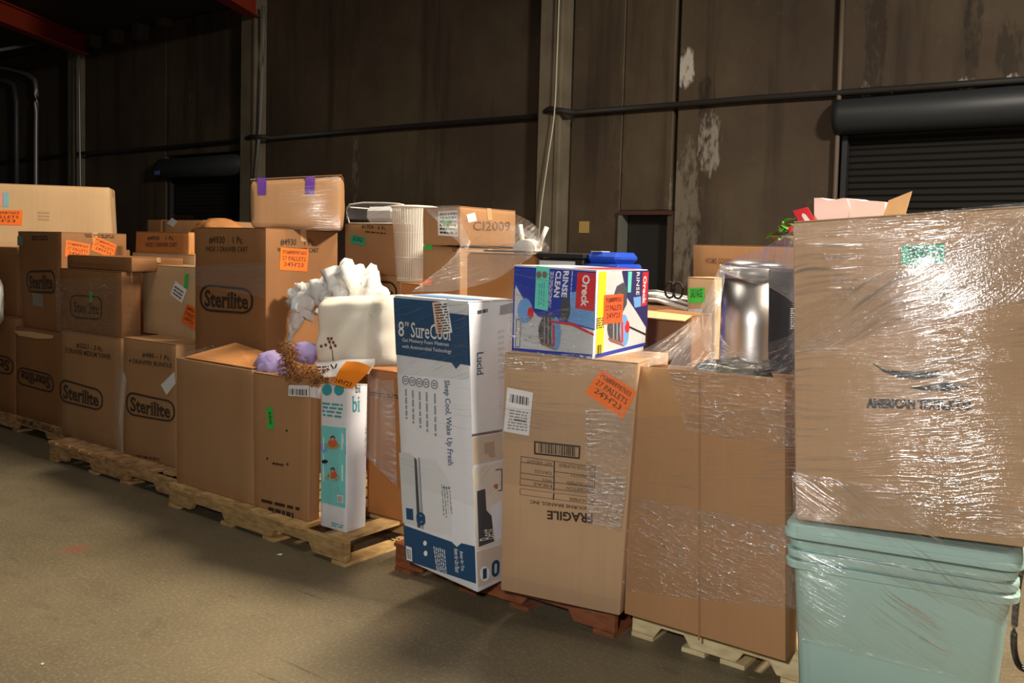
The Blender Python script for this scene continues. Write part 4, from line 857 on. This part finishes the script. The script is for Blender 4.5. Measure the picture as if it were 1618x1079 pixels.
# cartons behind
rb = carton('cardboard_box', 'wide tan carton with faded lettering, behind the steel bin', YP(4.75), (1095, Z, 1.655), (1262, Z, 1.655), (1262, Z, .01), (1095, Z, .01), .6, K_MID)
ink(rb, 'HOME GOODS', [(1115, 407), (1158, 409), (1158, 418), (1115, 416)], plain('faint_dark_ink', (120, 84, 62), .7))
vs = [rb.top.P(u, v, .0065) for u, v in ((.35, .15), (.9, .15), (.9, .6), (.35, .6))]; mesh_obj('grey_label', vs, [(3, 2, 1, 0)], plain('grey_label', (96, 100, 100), .5), rb.root)
gb = carton('cardboard_box', 'small carton with a large bright green sticker, left of the steel bin', YP(4.42), (1086, Z, 1.475), (1130, Z, 1.475), (1130, Z, .01), (1086, Z, .01), .28, K_LIGHT)
sticker(gb.front, [(1088, 455), (1114, 454), (1114, 478), (1088, 479)], plain('neon_green_paper', (86, 224, 84), .6), gb.root, ['SALVAGE'])
decal('white_band', gb.front, [(1087, 488), (1110, 488), (1110, 510), (1087, 510)], WHITE, gb.root)
ob = carton('cardboard_box', 'open-sided brown carton right of the blue printed box', YP(4.1), (1022, Z, 1.30), (1093, Z, 1.29), (1093, Z, .01), (1022, Z, .01), .25, K_DARK)
vs = [Vector(p) for p in ((ob.c[0].x, 4.1, 1.302), (ob.c[1].x, 4.1, 1.292), (ob.c[1].x, 4.02, 1.27), (ob.c[0].x+.0, 4.0, 1.275))]; vs += [v+Vector((0, 0, .005)) for v in vs]
mesh_obj('open_flap', vs, [(3, 2, 1, 0), (4, 5, 6, 7), (0, 1, 5, 4), (1, 2, 6, 5), (2, 3, 7, 6), (3, 0, 4, 7)], K_IN, ob.root)
# bundle of clear-wrapped grey poles and black loops
pb = thing('wrapped_bundle', 'film-wrapped bundle of grey poles lying behind the blue printed box', 'bundle', YP(4.45).atz(1045, 1.3))
GP = plain('grey_pole', (120, 122, 124), .35, .4)
for k in range(6):
    a = YP(4.5+.05*k).atz(990, 1.34+.012*(k % 3)); e = YP(4.5+.05*k).atz(1086, 1.30+.01*k); tube('pole', [a, (a+e)/2+Vector((0, 0, .02)), e], .012, GP if k % 2 else WPL, pb, 7)
for dx in (0, .05):
    P = YP(4.6).atz(1068, 1.36); tube('black_loop', [(P.x+dx+.03*math.cos(t*math.pi/6), 4.52, 1.40+.045*math.sin(t*math.pi/6)) for t in range(12)], .006, BLACK, pb, 6, True)
tag(box('cardboard_box', (YP(4.6).atz(985, 1.2).x, 4.40, .001), (YP(4.6).atz(1082, 1.2).x, 4.9, 1.285), K_DARK), 'dark carton under the film-wrapped grey poles', 'box')
# plant
pl_ = thing('leafy_plant', 'small bright green leafy plant peeping out left of the tall wrapped carton', 'plant', YP(4.9).atz(1236, 1.662))
LM = plain('leaf_green', (96, 150, 40), .5, 0, .3); pc = YP(4.9).atz(1238, 1.662)
lathe('pot', [(.05, 1.663), (.06, 1.70), (.065, 1.72)], pc, plain('brown_pot', (110, 80, 60), .7), pl_, 16)
tube('stem', [(pc.x, pc.y, 1.71), (pc.x, pc.y, 1.76), (pc.x-.01, pc.y, 1.80)], .006, LM, pl_, 6)
rnd = random.Random(4)
for k in range(20):
    a = rnd.uniform(0, 6.28); z = rnd.uniform(1.69, 1.80); L = rnd.uniform(.07, .12); d = Vector((math.cos(a), math.sin(a), rnd.uniform(-.1, .5))).normalized(); s = d.cross(Vector((0, 0, 1))).normalized()*L*.24; o_ = Vector((pc.x, pc.y, z))
    vs = [o_, o_+d*L*.35+s, o_+d*L*.7+s*.9-Vector((0, 0, .01)), o_+d*L-Vector((0, 0, .03)), o_+d*L*.7-s*.9-Vector((0, 0, .01)), o_+d*L*.35-s, o_+d*L*.5-Vector((0, 0, .012))]
    mesh_obj('leaf', vs, [(0, 1, 6), (1, 2, 6), (2, 3, 6), (3, 4, 6), (4, 5, 6), (5, 0, 6)], LM, pl_)
# ---- tall wrapped carton on mint tubs
at = carton('cardboard_box', 'very large tan carton printed with a textile company name, wrapped in glinting film', AP(Vector((-1.01, 2.93, 0)), 7.5), (1253, 352), (1640, 326), (1640, Z, .752), (1257, Z, .722), .42, K_GREY, bulge=.014, rough=.008, flaps=True)
f = at.front; r = at.root
sticker(f, [(1425, 388), (1493, 385), (1493, 416), (1425, 419)], plain('sea_green_paper', (52, 176, 132), .6), r, ['SALVAGE'], off=.004)
vsf = None
polyd('logo_swoosh', f, [(1377, 570), (1396, 581), (1425, 585), (1468, 585), (1493, 582), (1470, 590), (1500, 593), (1450, 597), (1420, 594), (1398, 586)], BLACK, r, .018); polyd('logo_swoosh', f, [(1437, 610), (1470, 607), (1500, 602), (1512, 607), (1538, 607), (1500, 615), (1458, 614)], BLACK, r, .018)
lettering(f, 'AMERICAN TEXTILE CO.', [(1371, 627), (1538, 630), (1538, 646), (1371, 642)], BLACK, r, .018, True, .045)
lettering(at.top, ' ', [(0, 0)]*4, BLACK, r) if False else None
vs = [at.top.P(u, v, .0) for u, v in ((.36, .55), (.46, .55))]; vs = [vs[0], vs[1], vs[1]+Vector((.02, 0, .09)), vs[0]+Vector((.02, 0, .065))]; vs += [v+Vector((0, .005, 0)) for v in vs]
mesh_obj('upright_flap', vs, [(0, 1, 2, 3), (7, 6, 5, 4), (3, 2, 6, 7), (0, 3, 7, 4), (1, 5, 6, 2)], K_IN, r)
# pink carton and red tag
PK = plain('pale_pink_board', (238, 214, 210), .6); a0 = at.top.P(.035, .42, .008); a1 = at.top.P(.36, .30, .008)
pk = thing('pink_box', 'pale pink torn-topped box on the tall wrapped carton', 'box', (a0+a1)/2)
vs = []; fs = []; n = 10
rnd = random.Random(2)
for side, off in ((0, Vector((0, 0, 0))), (1, Vector((.03, .09, 0)))):
    for i in range(n+1):
        p = a0*(1-i/n)+a1*(i/n)+off; h = .085-.012*abs(i/n-.3)-.02*(i/n)+rnd.uniform(-.004, .006); vs += [p, p+Vector((0, -.012, h))]
m_ = 2*(n+1)
for i in range(n): fs += [(2*i, 2*i+2, 2*i+3, 2*i+1), (m_+2*i+1, m_+2*i+3, m_+2*i+2, m_+2*i), (2*i+1, 2*i+3, m_+2*i+3, m_+2*i+1)]
fs += [(0, 1, m_+1, m_), (m_-2, 2*m_-2, 2*m_-1, m_-1)]
mesh_obj('shell', vs, fs, PK, pk)
p = a0*.5+a1*.5+Vector((0, -.008, 0)); tube('crease', [p+Vector((0, 0, .004)), p+Vector((.004, -.009, .05)), p+Vector((-.004, -.013, .075))], .002, WHITE, pk, 5)
rt_ = thing('red_tag', 'red card tag with a white arch, leaning on the pale pink box', 'tag', at.top.P(.05, .8, .01))
F2 = Face(*[YP(3.06).at(x, y) for x, y in ((1253, 333), (1276, 327), (1288, 347), (1266, 357))])
mesh_obj('card', [F2.P(u, v, o) for o in (.003, 0) for u, v in ((0, 0), (1, 0), (1, 1), (0, 1))], [(3, 2, 1, 0), (4, 5, 6, 7), (0, 1, 5, 4), (1, 2, 6, 5), (2, 3, 7, 6), (3, 0, 4, 7)], RED, rt_)
mesh_obj('white_arch', [F2.P(u, v, .0045) for u, v in ((.4, 1), (.38, .5), (.45, .35), (.58, .35), (.66, .5), (.72, 1))], [(0, 5, 4, 3, 2, 1)], WHITE, rt_)
F3 = Face(*[YP(2.98).at(x, y) for x, y in ((1246, 358), (1257, 355), (1255, 366), (1247, 368))])
rs = mesh_obj('red_scrap', [F3.P(u, v, o) for o in (.003, 0) for u, v in ((0, 0), (1, 0), (1, 1), (0, 1))], [(3, 2, 1, 0), (4, 5, 6, 7), (0, 1, 5, 4), (1, 2, 6, 5), (2, 3, 7, 6), (3, 0, 4, 7)], RED, at.root)
# mint tubs
MT = plain('mint_plastic', (166, 198, 190), .38, 0, .03)
AX = math.radians(7.5); ex = Vector((math.cos(AX), math.sin(AX), 0)); ey = Vector((-math.sin(AX), math.cos(AX), 0)); TO = Vector((-.985, 2.915, 0))
def rrect(w0, d0, rad, n=6):
    o = []
    for cx, cy, a0 in ((w0-rad, rad, -90), (w0-rad, d0-rad, 0), (rad, d0-rad, 90), (rad, rad, 180)):
        for k in range(n+1): a = math.radians(a0+90*k/n); o.append((cx+rad*math.cos(a), cy+rad*math.sin(a)))
    return o
TW, TD = .70, .40
def tubloops(name, prof, parent, tilt=.02, cap0=True, cap1=False):
    """prof: (inset, z) loops from bottom to top"""
    vs = []; fs = []; n = None
    for ins, z in prof:
        L = rrect(TW-2*ins, TD-2*ins, .055); n = len(L)
        for x, y in L: X = x+ins; vs.append(TO+ex*X+ey*(y+ins)+Vector((0, 0, z+tilt*X*(z/.7))))
    for i in range(len(prof)-1):
        for k in range(n): fs.append((i*n+k, i*n+(k+1) % n, (i+1)*n+(k+1) % n, (i+1)*n+k))
    if cap0: fs.append(tuple(range(n-1, -1, -1)))
    if cap1: fs.append(tuple((len(prof)-1)*n+k for k in range(n)))
    o = mesh_obj(name, vs, fs, MT, parent, True)
    try: o.data.set_sharp_from_angle(angle=.6)
    except Exception: pass
    return o
names = ('mint green tub, lowest of the nested stack, standing on the floor', 'mint green tub, second from the bottom of the nested stack', 'mint green tub with the thickest rim, third and top of the nested stack')
for k in range(3):
    z0 = .004+.034*k; zt = .585+.034*k
    tb = thing('storage_tub', names[k], 'tub', TO+ex*TW/2+ey*TD/2+Vector((0, 0, z0)), 'nested mint green storage tubs')
    tubloops('body', [(.075+.0, z0), (.062, z0+.02), (.028, zt-.05), (.024, zt-.03), (.024, zt-.004)], tb)
    tubloops('rim', [(.020, zt-.022), (.004+.004*k, zt-.024), (.002+.003*k, zt-.004), (.006, zt+.001), (.026, zt+.001)], tb, cap0=False)
ld = thing('tub_lid', 'mint green lid on top of the nested tubs, under the largest wrapped carton', 'lid', TO+ex*TW/2+ey*TD/2+Vector((0, 0, .70)))
tubloops('lid_panel', [(.03, .69), (.02, .703), (.03, .704)], ld, cap1=True); tubloops('lid_skirt', [(.012, .664), (-.004, .664), (-.006, .672), (-.004, .684), (.0, .686), (.001, .704), (.008, .711), (.024, .712)], ld, cap0=False)
# wire frame at the right edge
wf = thing('metal_stand', 'dark shiny metal stand at the right edge of the photo beside the mint tubs', 'stand', (-.13, 3.1, 0))
DM = plain('dark_chrome', (60, 56, 54), .2, .8)
q0 = AP(Vector((-.25, 3.12, 0)), 0)
tube('frame', smoothpath([q0.at(1616, 890), q0.at(1608, 930), q0.at(1602, 1000), q0.at(1604, 1035), q0.at(1614, 1055), q0.at(1640, 1062)], 5), .010, DM, wf); P = q0.at(1640, 1062)
tube('post', [(P.x, P.y, P.z), (P.x, P.y, .1), (P.x, P.y, 0.001)], .012, DM, wf)
# ---- soft things on the third pallet
CREAM = plain('cream_cloth', (248, 240, 222), .8, 0, .04)
def cushion(name, pl, q, depth, mat, label, cat, seed=1, n=22):
    root = thing(name, label, cat, (0, 0, 0)); c = [pl.at(*p) for p in q]; base = (c[2]+c[3])/2; root.location = base
    vs = []; fs = []; nn = -pl.n
    for side in (0, 1):
        for j in range(n+1):
            for i in range(n+1):
                u, v = i/n, j/n; p = (c[0]*(1-u)+c[1]*u)*(1-v)+(c[3]*(1-u)+c[2]*u)*v
                e = min(1, (min(u, 1-u)*9)**.6)*min(1, (min(v, 1-v)*9)**.6)
                w_ = noise.noise(Vector((u*3+v*2.4+seed, v*2.5-u*1.5, seed)))*.045*e
                vs.append(p+nn*(depth/2)-nn*(depth/2*e*(1 if side == 0 else -1))-nn*w_)
    m2_ = (n+1)**2
    for j in range(n):
        for i in range(n):
            a = j*(n+1)+i; fs.append((a, a+n+1, a+n+2, a+1)); fs.append((m2_+a+1, m2_+a+n+2, m2_+a+n+1, m2_+a))
    o = mesh_obj('cover', vs, fs, mat, root, True); bm = bmesh.new(); bm.from_mesh(o.data); bmesh.ops.remove_doubles(bm, verts=bm.verts, dist=.0005); bm.to_mesh(o.data); bm.free()
    return root
cu = cushion('cushion', YP(3.22), [(487, 470), (617, 466), (616, 582), (488, 584)], .24, CREAM, 'square cream cloth pack inside clear plastic, with a printed dried-flower sprig', 'cushion')
spm = plain('flower_brown', (130, 84, 62), .7)
fc = Face(*[YP(3.19).at(x, y) for x, y in ((487, 470), (617, 466), (616, 596), (488, 600))])
tube('printed_stem', [fc.px(x, y) for x, y in ((526, 570), (525, 555), (522, 545), (521, 538))], .0022, spm, cu, 5); 
for k, (x, y) in enumerate(((521, 540), (515, 545), (527, 541), (524, 535), (530, 546), (508, 547), (519, 535), (523, 549))): polyd('printed_petal', fc, ell(x, y, 2.4, 2.8, 7, k), spm, cu, .002)
# crumpled white plastic bag
pb_ = thing('plastic_bag', 'crumpled white plastic bag trailing a twisted tail, above the cream pack', 'bag', YP(3.4).at(540, 470))
CR = plain('white_crumpled_film', (240, 238, 234), .3)
def crumple(name, pts, rad, parent, mat, seed=0, amp=.5, yy=3.52):
    P = [YP(yy).at(*p) for p in pts]; P = smoothpath(P, 8); n = len(P); vs = []; fs = []; seg = 20
    R_ = []
    for i in range(n):
        t = i/(n-1)*(len(rad)-1); a = int(min(t, len(rad)-2)); R_.append(rad[a]*(1-(t-a))+rad[a+1]*(t-a))
    for i, p in enumerate(P):
        d = (P[min(i+1, n-1)]-P[max(i-1, 0)]).normalized(); s = d.cross(Vector((0, 1, 0))).normalized(); q = s.cross(d)
        for k in range(seg):
            t = 2*math.pi*k/seg; h = 1+amp*noise.noise(Vector((math.cos(t)*1.7+seed, math.sin(t)*1.7, i*.28)))+.55*amp*noise.noise(Vector((math.cos(t)*4, math.sin(t)*4+i*.8, seed)))
            vs.append(p+(s*math.cos(t)+q*math.sin(t)*.8)*R_[i]*h)
    for i in range(n-1):
        for k in range(seg): fs.append((i*seg+k, i*seg+(k+1) % seg, (i+1)*seg+(k+1) % seg, (i+1)*seg+k))
    fs.append(tuple(range(seg-1, -1, -1))); fs.append(tuple((n-1)*seg+k for k in range(seg)))
    return mesh_obj(name, vs, fs, mat, parent, True)
crumple('bag_body', [(470, 500), (478, 478), (500, 464), (530, 460), (560, 452), (590, 462), (612, 466)], [.02, .10, .07, .10, .15, .07, .02], pb_, CR, 1, .85)
crumple('tail', [(474, 492), (466, 512), (460, 530), (456, 545)], [.05, .04, .016, .012], pb_, CR, 4)
# lilac plush and raffia garland
LIL = plain('lilac_plush', (196, 178, 236), .85)
lp = thing('plush_toy', 'pale lilac plush toy lying at the corner of the cartons', 'toy', YP(3.2).atz(430, .90))
blob('body', YP(3.20).at(428, 575), (.10, .07, .07), LIL, lp, 1, .35); blob('head', YP(3.24).at(482, 557), (.08, .06, .06), LIL, lp, 2, .35); blob('arm', YP(3.17).at(455, 590), (.06, .04, .04), LIL, lp, 3, .12)
gr = thing('raffia_garland', 'curly brown and gold garland draped over the carton edge beside the plush', 'garland', YP(3.12).atz(465, .9))
GB = [plain('raffia_brown', (120, 78, 48), .7), plain('raffia_gold', (190, 140, 84), .6)]
rnd = random.Random(11)
for m_i in (0, 1):
    vs = []; fs = []
    for k in range(230):
        t = rnd.random(); cx_, cy_ = (455+rnd.gauss(0, 9), 545+t*55) if rnd.random() < .45 else (455+t*62, 590+rnd.gauss(0, 6)+t*8)
        P = YP(3.09+rnd.uniform(-.03, .06)).at(cx_, cy_); a = rnd.uniform(0, 6.28); rr = rnd.uniform(.010, .022); tl = rnd.uniform(-.8, .8); w_ = .0045; j = len(vs)
        for q in range(7):
            b_ = a+q*.75; c_ = Vector((rr*math.cos(b_), rr*math.sin(b_)*tl, rr*math.sin(b_)))+P; vs += [c_, c_+Vector((w_*.4, -w_*.6, w_))]
        for q in range(6): fs.append((j+2*q, j+2*q+2, j+2*q+3, j+2*q+1))
    mesh_obj('curled_strands', vs, fs, GB[m_i], gr)['kind'] = 'stuff'
# printed plastic mailer and orange sheet over the toy carton
ml = thing('printed_mailer', 'white plastic mailer with black writing lying on the toy carton', 'mailer', YP(3.2).atz(540, .9))
rows = [[YP(3.19).at(498, 573), YP(3.19).at(540, 570), YP(3.19).at(592, 566)], [YP(3.13).at(504, 584), YP(3.12).at(540, 580), YP(3.13).at(592, 578)], [YP(3.07).at(512, 598), YP(3.07).at(545, 594), YP(3.07).at(584, 592)]]
film_grid('sheet', rows, CR, ml, 14, 8, .01, (6, 8), 3)
fm = Face(*[YP(3.14).at(x, y) for x, y in ((505, 575), (560, 571), (560, 590), (508, 592))]); lettering(fm, 'V', [(528, 575), (540, 574), (541, 585), (530, 586)], BLACK, ml, .03, bold=.02); bars(fm, [(506, 577), (526, 576), (528, 585), (509, 587)], 2, DGREY, ml, .03, words=3)
osx = thing('orange_sheet', 'orange paper notice bent over the top of the white toy carton', 'notice', YP(3.1).atz(550, .93))
rows = [[YP(3.10).at(547, 571), YP(3.09).at(567, 572), YP(3.08).at(587, 580)], [YP(3.06).at(536, 585), YP(3.055).at(556, 589), YP(3.055).at(578, 592)], [YP(3.04).at(526, 606), YP(3.04).at(541, 611), YP(3.04).at(556, 614)]]
film_grid('paper', rows, plain('bright_orange_paper', (255, 140, 30), .6), osx, 10, 10, .002, (3, 3), 3)
fo = Face(*[YP(3.03).at(x, y) for x, y in ((528, 594), (562, 603), (556, 614), (526, 606))]); lettering(fo, "24'H'23", [(531, 597), (558, 604), (554, 611), (529, 604)], BLACK, osx, .004, True)
# pinkish packet behind the toy carton
tag(blob('pink_packet', YP(3.50).at(608, 598), (.13, .07, .05), plain('salmon_packet', (226, 178, 160), .45), None, 8, .2), 'soft salmon-pink packet on the carton beside the mattress box', 'packet')
# paper scraps on the floor
for (x, y, s) in ((442, 877, .016), (67, 1050, .008)):
    P = onz(x, y, 0); o = mesh_obj('paper_scrap', [P+Vector((-s, -s*.6, .002)), P+Vector((s, -s*.4, .003)), P+Vector((s*.8, s*.7, .008)), P+Vector((-s*.7, s*.5, .004))], [(0, 1, 2, 3)], WHITE)
    tag(o, 'white paper scrap on the floor in front of the bare pallet' if s > .01 else 'tiny pale speck of litter at the lower left of the floor', 'litter')
# ------------------------------------------------------------------ stretch film
FM = film_mat('stretch_film'); FC = film_mat('stretch_film_crinkled', .08, .65, .5, .02, .14, 18, 70, 1.0, .022); FH = film_mat('stretch_film_heavy', .07, .7, .52, .012, .09, 3, 130, 1.0, .0055); FV = film_mat('stretch_film_veil', .07, .4, .5, .07, .18, 4, 50, 1.0, .01); FT = film_mat('stretch_film_taut', .12, .5, .48, .15, .16, 5, 60, 1.0, .006)
FL = film_mat('stretch_film_light', .03, .3, .58, .004, .18, 3, 120, .5)
def filmthing(label, loc): return thing('stretch_film', label, 'plastic film', loc, 'stretch film wound round the loads')
# round the tall wrapped carton and tubs
fa = filmthing('crinkled clear film wound over the largest carton and the mint tubs', TO)
film_on(at.front, [(1252, 356), (1640, 318), (1640, 850), (1256, 815)], FH, fa, .024, 44, 60, .005, (2.5, 22), 1, .05)
film_on(at.front, [(1250, 490), (1640, 330), (1640, 470), (1250, 560)], FH, fa, .032, 44, 30, .005, (2.5, 22), 5, .18)
film_on(at.front, [(1255, 740), (1640, 800), (1640, 1000), (1262, 850)], FH, fa, .045, 44, 30, .005, (2.5, 22), 8, -.35)
film_on(at.front, [(1260, 860), (1610, 905), (1600, 1079), (1270, 1000)], FH, fa, .06, 40, 30, .004, (2.5, 22), 11, -.4)
# the open carton
fo_ = filmthing('clear film wound round the large open carton', oc.root.location)
film_on(oc.front, [(1060, 584), (1262, 600), (1262, 705), (1090, 680)], FC, fo_, .022, 36, 20, .006, (2.5, 16), 21, -.03)
film_on(oc.front, [(988, 660), (1262, 640), (1262, 860), (986, 800)], FM, fo_, .028, 36, 24, .004, (2.5, 16), 23, .1)
film_on(oc.front, [(987, 780), (1262, 830), (1262, 960), (986, 930)], FC, fo_, .020, 36, 24, .004, (2.5, 14), 25, -.3)
# tent from the bin rim down to the carton
tp_ = filmthing('clear film drawn like a tent over the steel bin', can.location)
Y = YP
film_grid('film_layer', [[Y(3.62).at(1137, 418), Y(3.60).at(1180, 424), Y(3.35).at(1215, 430), Y(2.98).at(1256, 372)], [Y(3.58).at(1138, 430), Y(3.56).at(1180, 445), Y(3.3).at(1220, 456), Y(2.98).at(1257, 480)]], FT, tp_, 24, 12, .006, (6, 20), 31, .1)
film_grid('film_layer', [[Y(3.64).at(1140, 420), Y(3.5).at(1160, 408), Y(3.3).at(1205, 392), Y(2.98).at(1250, 366)], [Y(3.62).at(1140, 424), Y(3.5).at(1170, 425), Y(3.3).at(1215, 428), Y(2.98).at(1254, 430)]], FT, tp_, 20, 8, .006, (6, 20), 33, .5)
film_grid('film_layer', [[Y(3.60).at(1136, 424), Y(3.40).at(1100, 500), Y(3.14).at(1050, 585)], [Y(3.60).at(1144, 428), Y(3.38).at(1120, 500), Y(3.13).at(1072, 590)], [Y(3.58).at(1146, 436), Y(3.34).at(1134, 510), Y(3.12).at(1130, 592)]], FT, tp_, 24, 14, .010, (9, 5), 35, .0)
film_grid('film_layer', [[Y(3.60).at(1138, 432), Y(3.5).at(1132, 500), Y(3.4).at(1150, 545), Y(3.2).at(1200, 560)], [Y(3.4).at(1110, 500), Y(3.35).at(1110, 545), Y(3.3).at(1140, 570), Y(3.1).at(1200, 588)]], FC, tp_, 26, 16, .012, (9, 7), 36, .6)
film_grid('film_layer', [[Y(3.30).at(1140, 556), Y(3.2).at(1190, 548), Y(3.0).at(1256, 528)], [Y(3.2).at(1130, 575), Y(3.15).at(1190, 575), Y(2.99).at(1256, 560)], [Y(3.12).at(1120, 592), Y(3.11).at(1190, 598), Y(2.98).at(1258, 604)]], FC, tp_, 26, 16, .008, (4, 22), 38, .15)
film_grid('film_layer', [[Y(3.4).at(1010, 556), Y(3.5).at(1060, 530), Y(3.6).at(1105, 500)], [Y(3.14).at(1010, 580), Y(3.2).at(1060, 570), Y(3.4).at(1110, 530)]], FV, tp_, 20, 10, .006, (4, 16), 39, .5)
# over the FRAGILE carton and printed box
ff = filmthing('clear film binding the FRAGILE carton, the blue printed box and the mattress box', fb.root.location)
film_on(fb.front, [(792, 556), (1006, 580), (1000, 720), (792, 690)], FM, ff, .018, 34, 24, .004, (2.5, 18), 41, -.03)
film_on(fb.front, [(792, 640), (1000, 660), (990, 790), (792, 760)], FM, ff, .022, 34, 24, .004, (2.5, 18), 42, .02)
film_on(fb.front, [(930, 640), (1004, 650), (985, 836), (930, 826)], FC, ff, .026, 20, 40, .004, (2.5, 30), 43, 0)
film_on(fb.front, [(934, 740), (996, 750), (985, 830), (934, 822)], FC, ff, .030, 20, 40, .004, (2.5, 30), 143, 0)
film_on(fb.front, [(791, 905), (980, 945), (976, 1003), (792, 955)], FL, ff, .020, 30, 10, .004, (2.5, 18), 44, 0)
film_on(ok.front, [(806, 424), (946, 430), (938, 568), (806, 556)], FM, ff, .012, 34, 26, .003, (3, 18), 45, -.15)
film_on(ok.front, [(806, 500), (946, 480), (938, 568), (806, 530)], FC, ff, .016, 34, 20, .003, (3, 22), 47, -.05)
film_on(ok.right, [(946, 430), (1022, 428), (1018, 545), (942, 560)], FL, ff, .012, 20, 20, .003, (3, 18), 46, .3)
film_on(mt.front, [(622, 500), (742, 520), (752, 800), (634, 760)], FL, ff, .010, 26, 40, .003, (2, 12), 48, .05)
film_on(mt.right, [(744, 480), (812, 466), (794, 760), (752, 800)], FL, ff, .010, 16, 40, .003, (2, 12), 49, .05)
film_grid('film_layer', [[Y(4.0).at(726, 326), Y(3.8).at(745, 345), Y(3.72).at(820, 360), Y(3.74).at(862, 385)], [Y(3.7).at(728, 390), Y(3.6).at(760, 400), Y(3.5).at(820, 405), Y(3.5).at(850, 400)], [Y(2.94).at(650, 462), Y(3.0).at(720, 460), Y(3.05).at(780, 445), Y(3.08).at(812, 422)]], FV, ff, 30, 20, .01, (5, 6), 51, .6)
film_grid('film_layer', [[Y(4.0).at(668, 326), Y(3.97).at(726, 324)], [Y(3.9).at(700, 360), Y(3.97).at(728, 350)], [Y(3.75).at(738, 395), Y(3.78).at(745, 385)]], FT, ff, 10, 16, .01, (5, 6), 52, .6)
film_grid('film_layer', [[Y(4.0).at(815, 338), Y(3.9).at(845, 355), Y(3.76).at(868, 392)], [Y(3.98).at(812, 380), Y(3.9).at(840, 392), Y(3.72).at(866, 400)]], FT, ff, 10, 8, .006, (5, 6), 53, .6)
film_on(fb.front, [(791, 552), (1008, 566), (1004, 600), (792, 580)], FC, ff, .02, 30, 10, .004, (2.5, 18), 55, 0)
film_on(mt.front, [(622, 470), (742, 480), (744, 600), (628, 590)], FM, ff, .014, 26, 20, .003, (2, 12), 56, .3)
film_grid('film_layer', [[Y(4.46).at(548, 326), Y(4.44).at(590, 320), Y(4.44).at(640, 322)], [Y(4.42).at(548, 346), Y(4.42).at(590, 348), Y(4.42).at(640, 350)]], FT, ff, 16, 8, .01, (5, 6), 57, .3)
# third pallet
f3 = filmthing('thin clear film round the cartons of the bare pale pallet', b3.root.location)
film_on(b3.front, [(280, 560), (400, 592), (400, 780), (281, 740)], FL, f3, .014, 24, 24, .004, (2.5, 10), 61, .05)
film_grid('film_layer', [[Y(3.40).at(336, 545), Y(3.44).at(380, 560), Y(3.40).at(440, 572)], [Y(3.10).at(282, 562), Y(3.08).at(340, 572), Y(3.06).at(400, 588)]], FC, f3, 24, 10, .012, (6, 10), 62, .2)
film_grid('film_layer', [[Y(3.02).at(580, 590), Y(3.1).at(600, 600), Y(2.94).at(624, 600)], [Y(3.04).at(575, 720), Y(3.12).at(598, 740), Y(2.95).at(628, 770)]], FT, f3, 14, 24, .01, (4, 5), 63, .2)
film_grid('film_layer', [[Y(3.14).at(596, 462), Y(3.10).at(610, 468), Y(3.0).at(622, 470)], [Y(3.12).at(582, 500), Y(3.05).at(600, 520), Y(2.95).at(622, 540)], [Y(3.14).at(580, 588), Y(3.05).at(598, 600), Y(2.95).at(624, 640)]], FV, f3, 12, 20, .012, (6, 5), 64, .2)
film_grid('film_layer', [[Y(3.44).at(421, 362), XP(c49.c[1].x+.015).at(470, 362), XP(c49.c[1].x+.015).at(532, 368)], [Y(3.45).at(421, 470), XP(c49.c[1].x+.015).at(470, 455), XP(c49.c[1].x+.015).at(532, 450)]], FL, f3, 20, 16, .006, (3, 9), 66, .2)
film_on(c49.front, [(309, 420), (420, 415), (420, 470), (309, 450)], FV, f3, .012, 24, 12, .004, (2.5, 10), 67, .1)
film_on(pu.front, [(397, 284), (538, 279), (538, 364), (397, 364)], FL, f3, .03, 24, 16, .005, (3, 7), 68, .1)
# second pallet and far left
f2 = filmthing('thin clear film round the oval-logo cartons of the second pallet', s1.root.location)
film_on(m1.front, [(94, 440), (222, 438), (222, 535), (96, 530)], FC, f2, .03, 24, 16, .006, (3, 8), 71, .1)
film_on(m2.front, [(222, 470), (309, 480), (309, 550), (222, 548)], FL, f2, .02, 20, 12, .005, (3, 8), 72, .1)
film_on(s1.front, [(97, 548), (194, 548), (192, 715), (97, 695)], FL, f2, .014, 20, 24, .004, (2, 8), 73, .1)
film_on(s2.front, [(196, 550), (278, 556), (278, 735), (196, 715)], FL, f2, .014, 20, 24, .004, (2, 8), 74, .1)
film_grid('film_layer', [[Y(3.24).at(188, 560), Y(3.22).at(194, 580), Y(3.24).at(200, 600)], [Y(3.24).at(182, 640), Y(3.22).at(188, 660), Y(3.24).at(194, 680)], [Y(3.26).at(186, 712), Y(3.25).at(192, 714), Y(3.26).at(196, 716)]], FT, f2, 8, 20, .006, (5, 5), 75, 1.4)
# glue: keep the small rounding of top cartons shaded smoothly
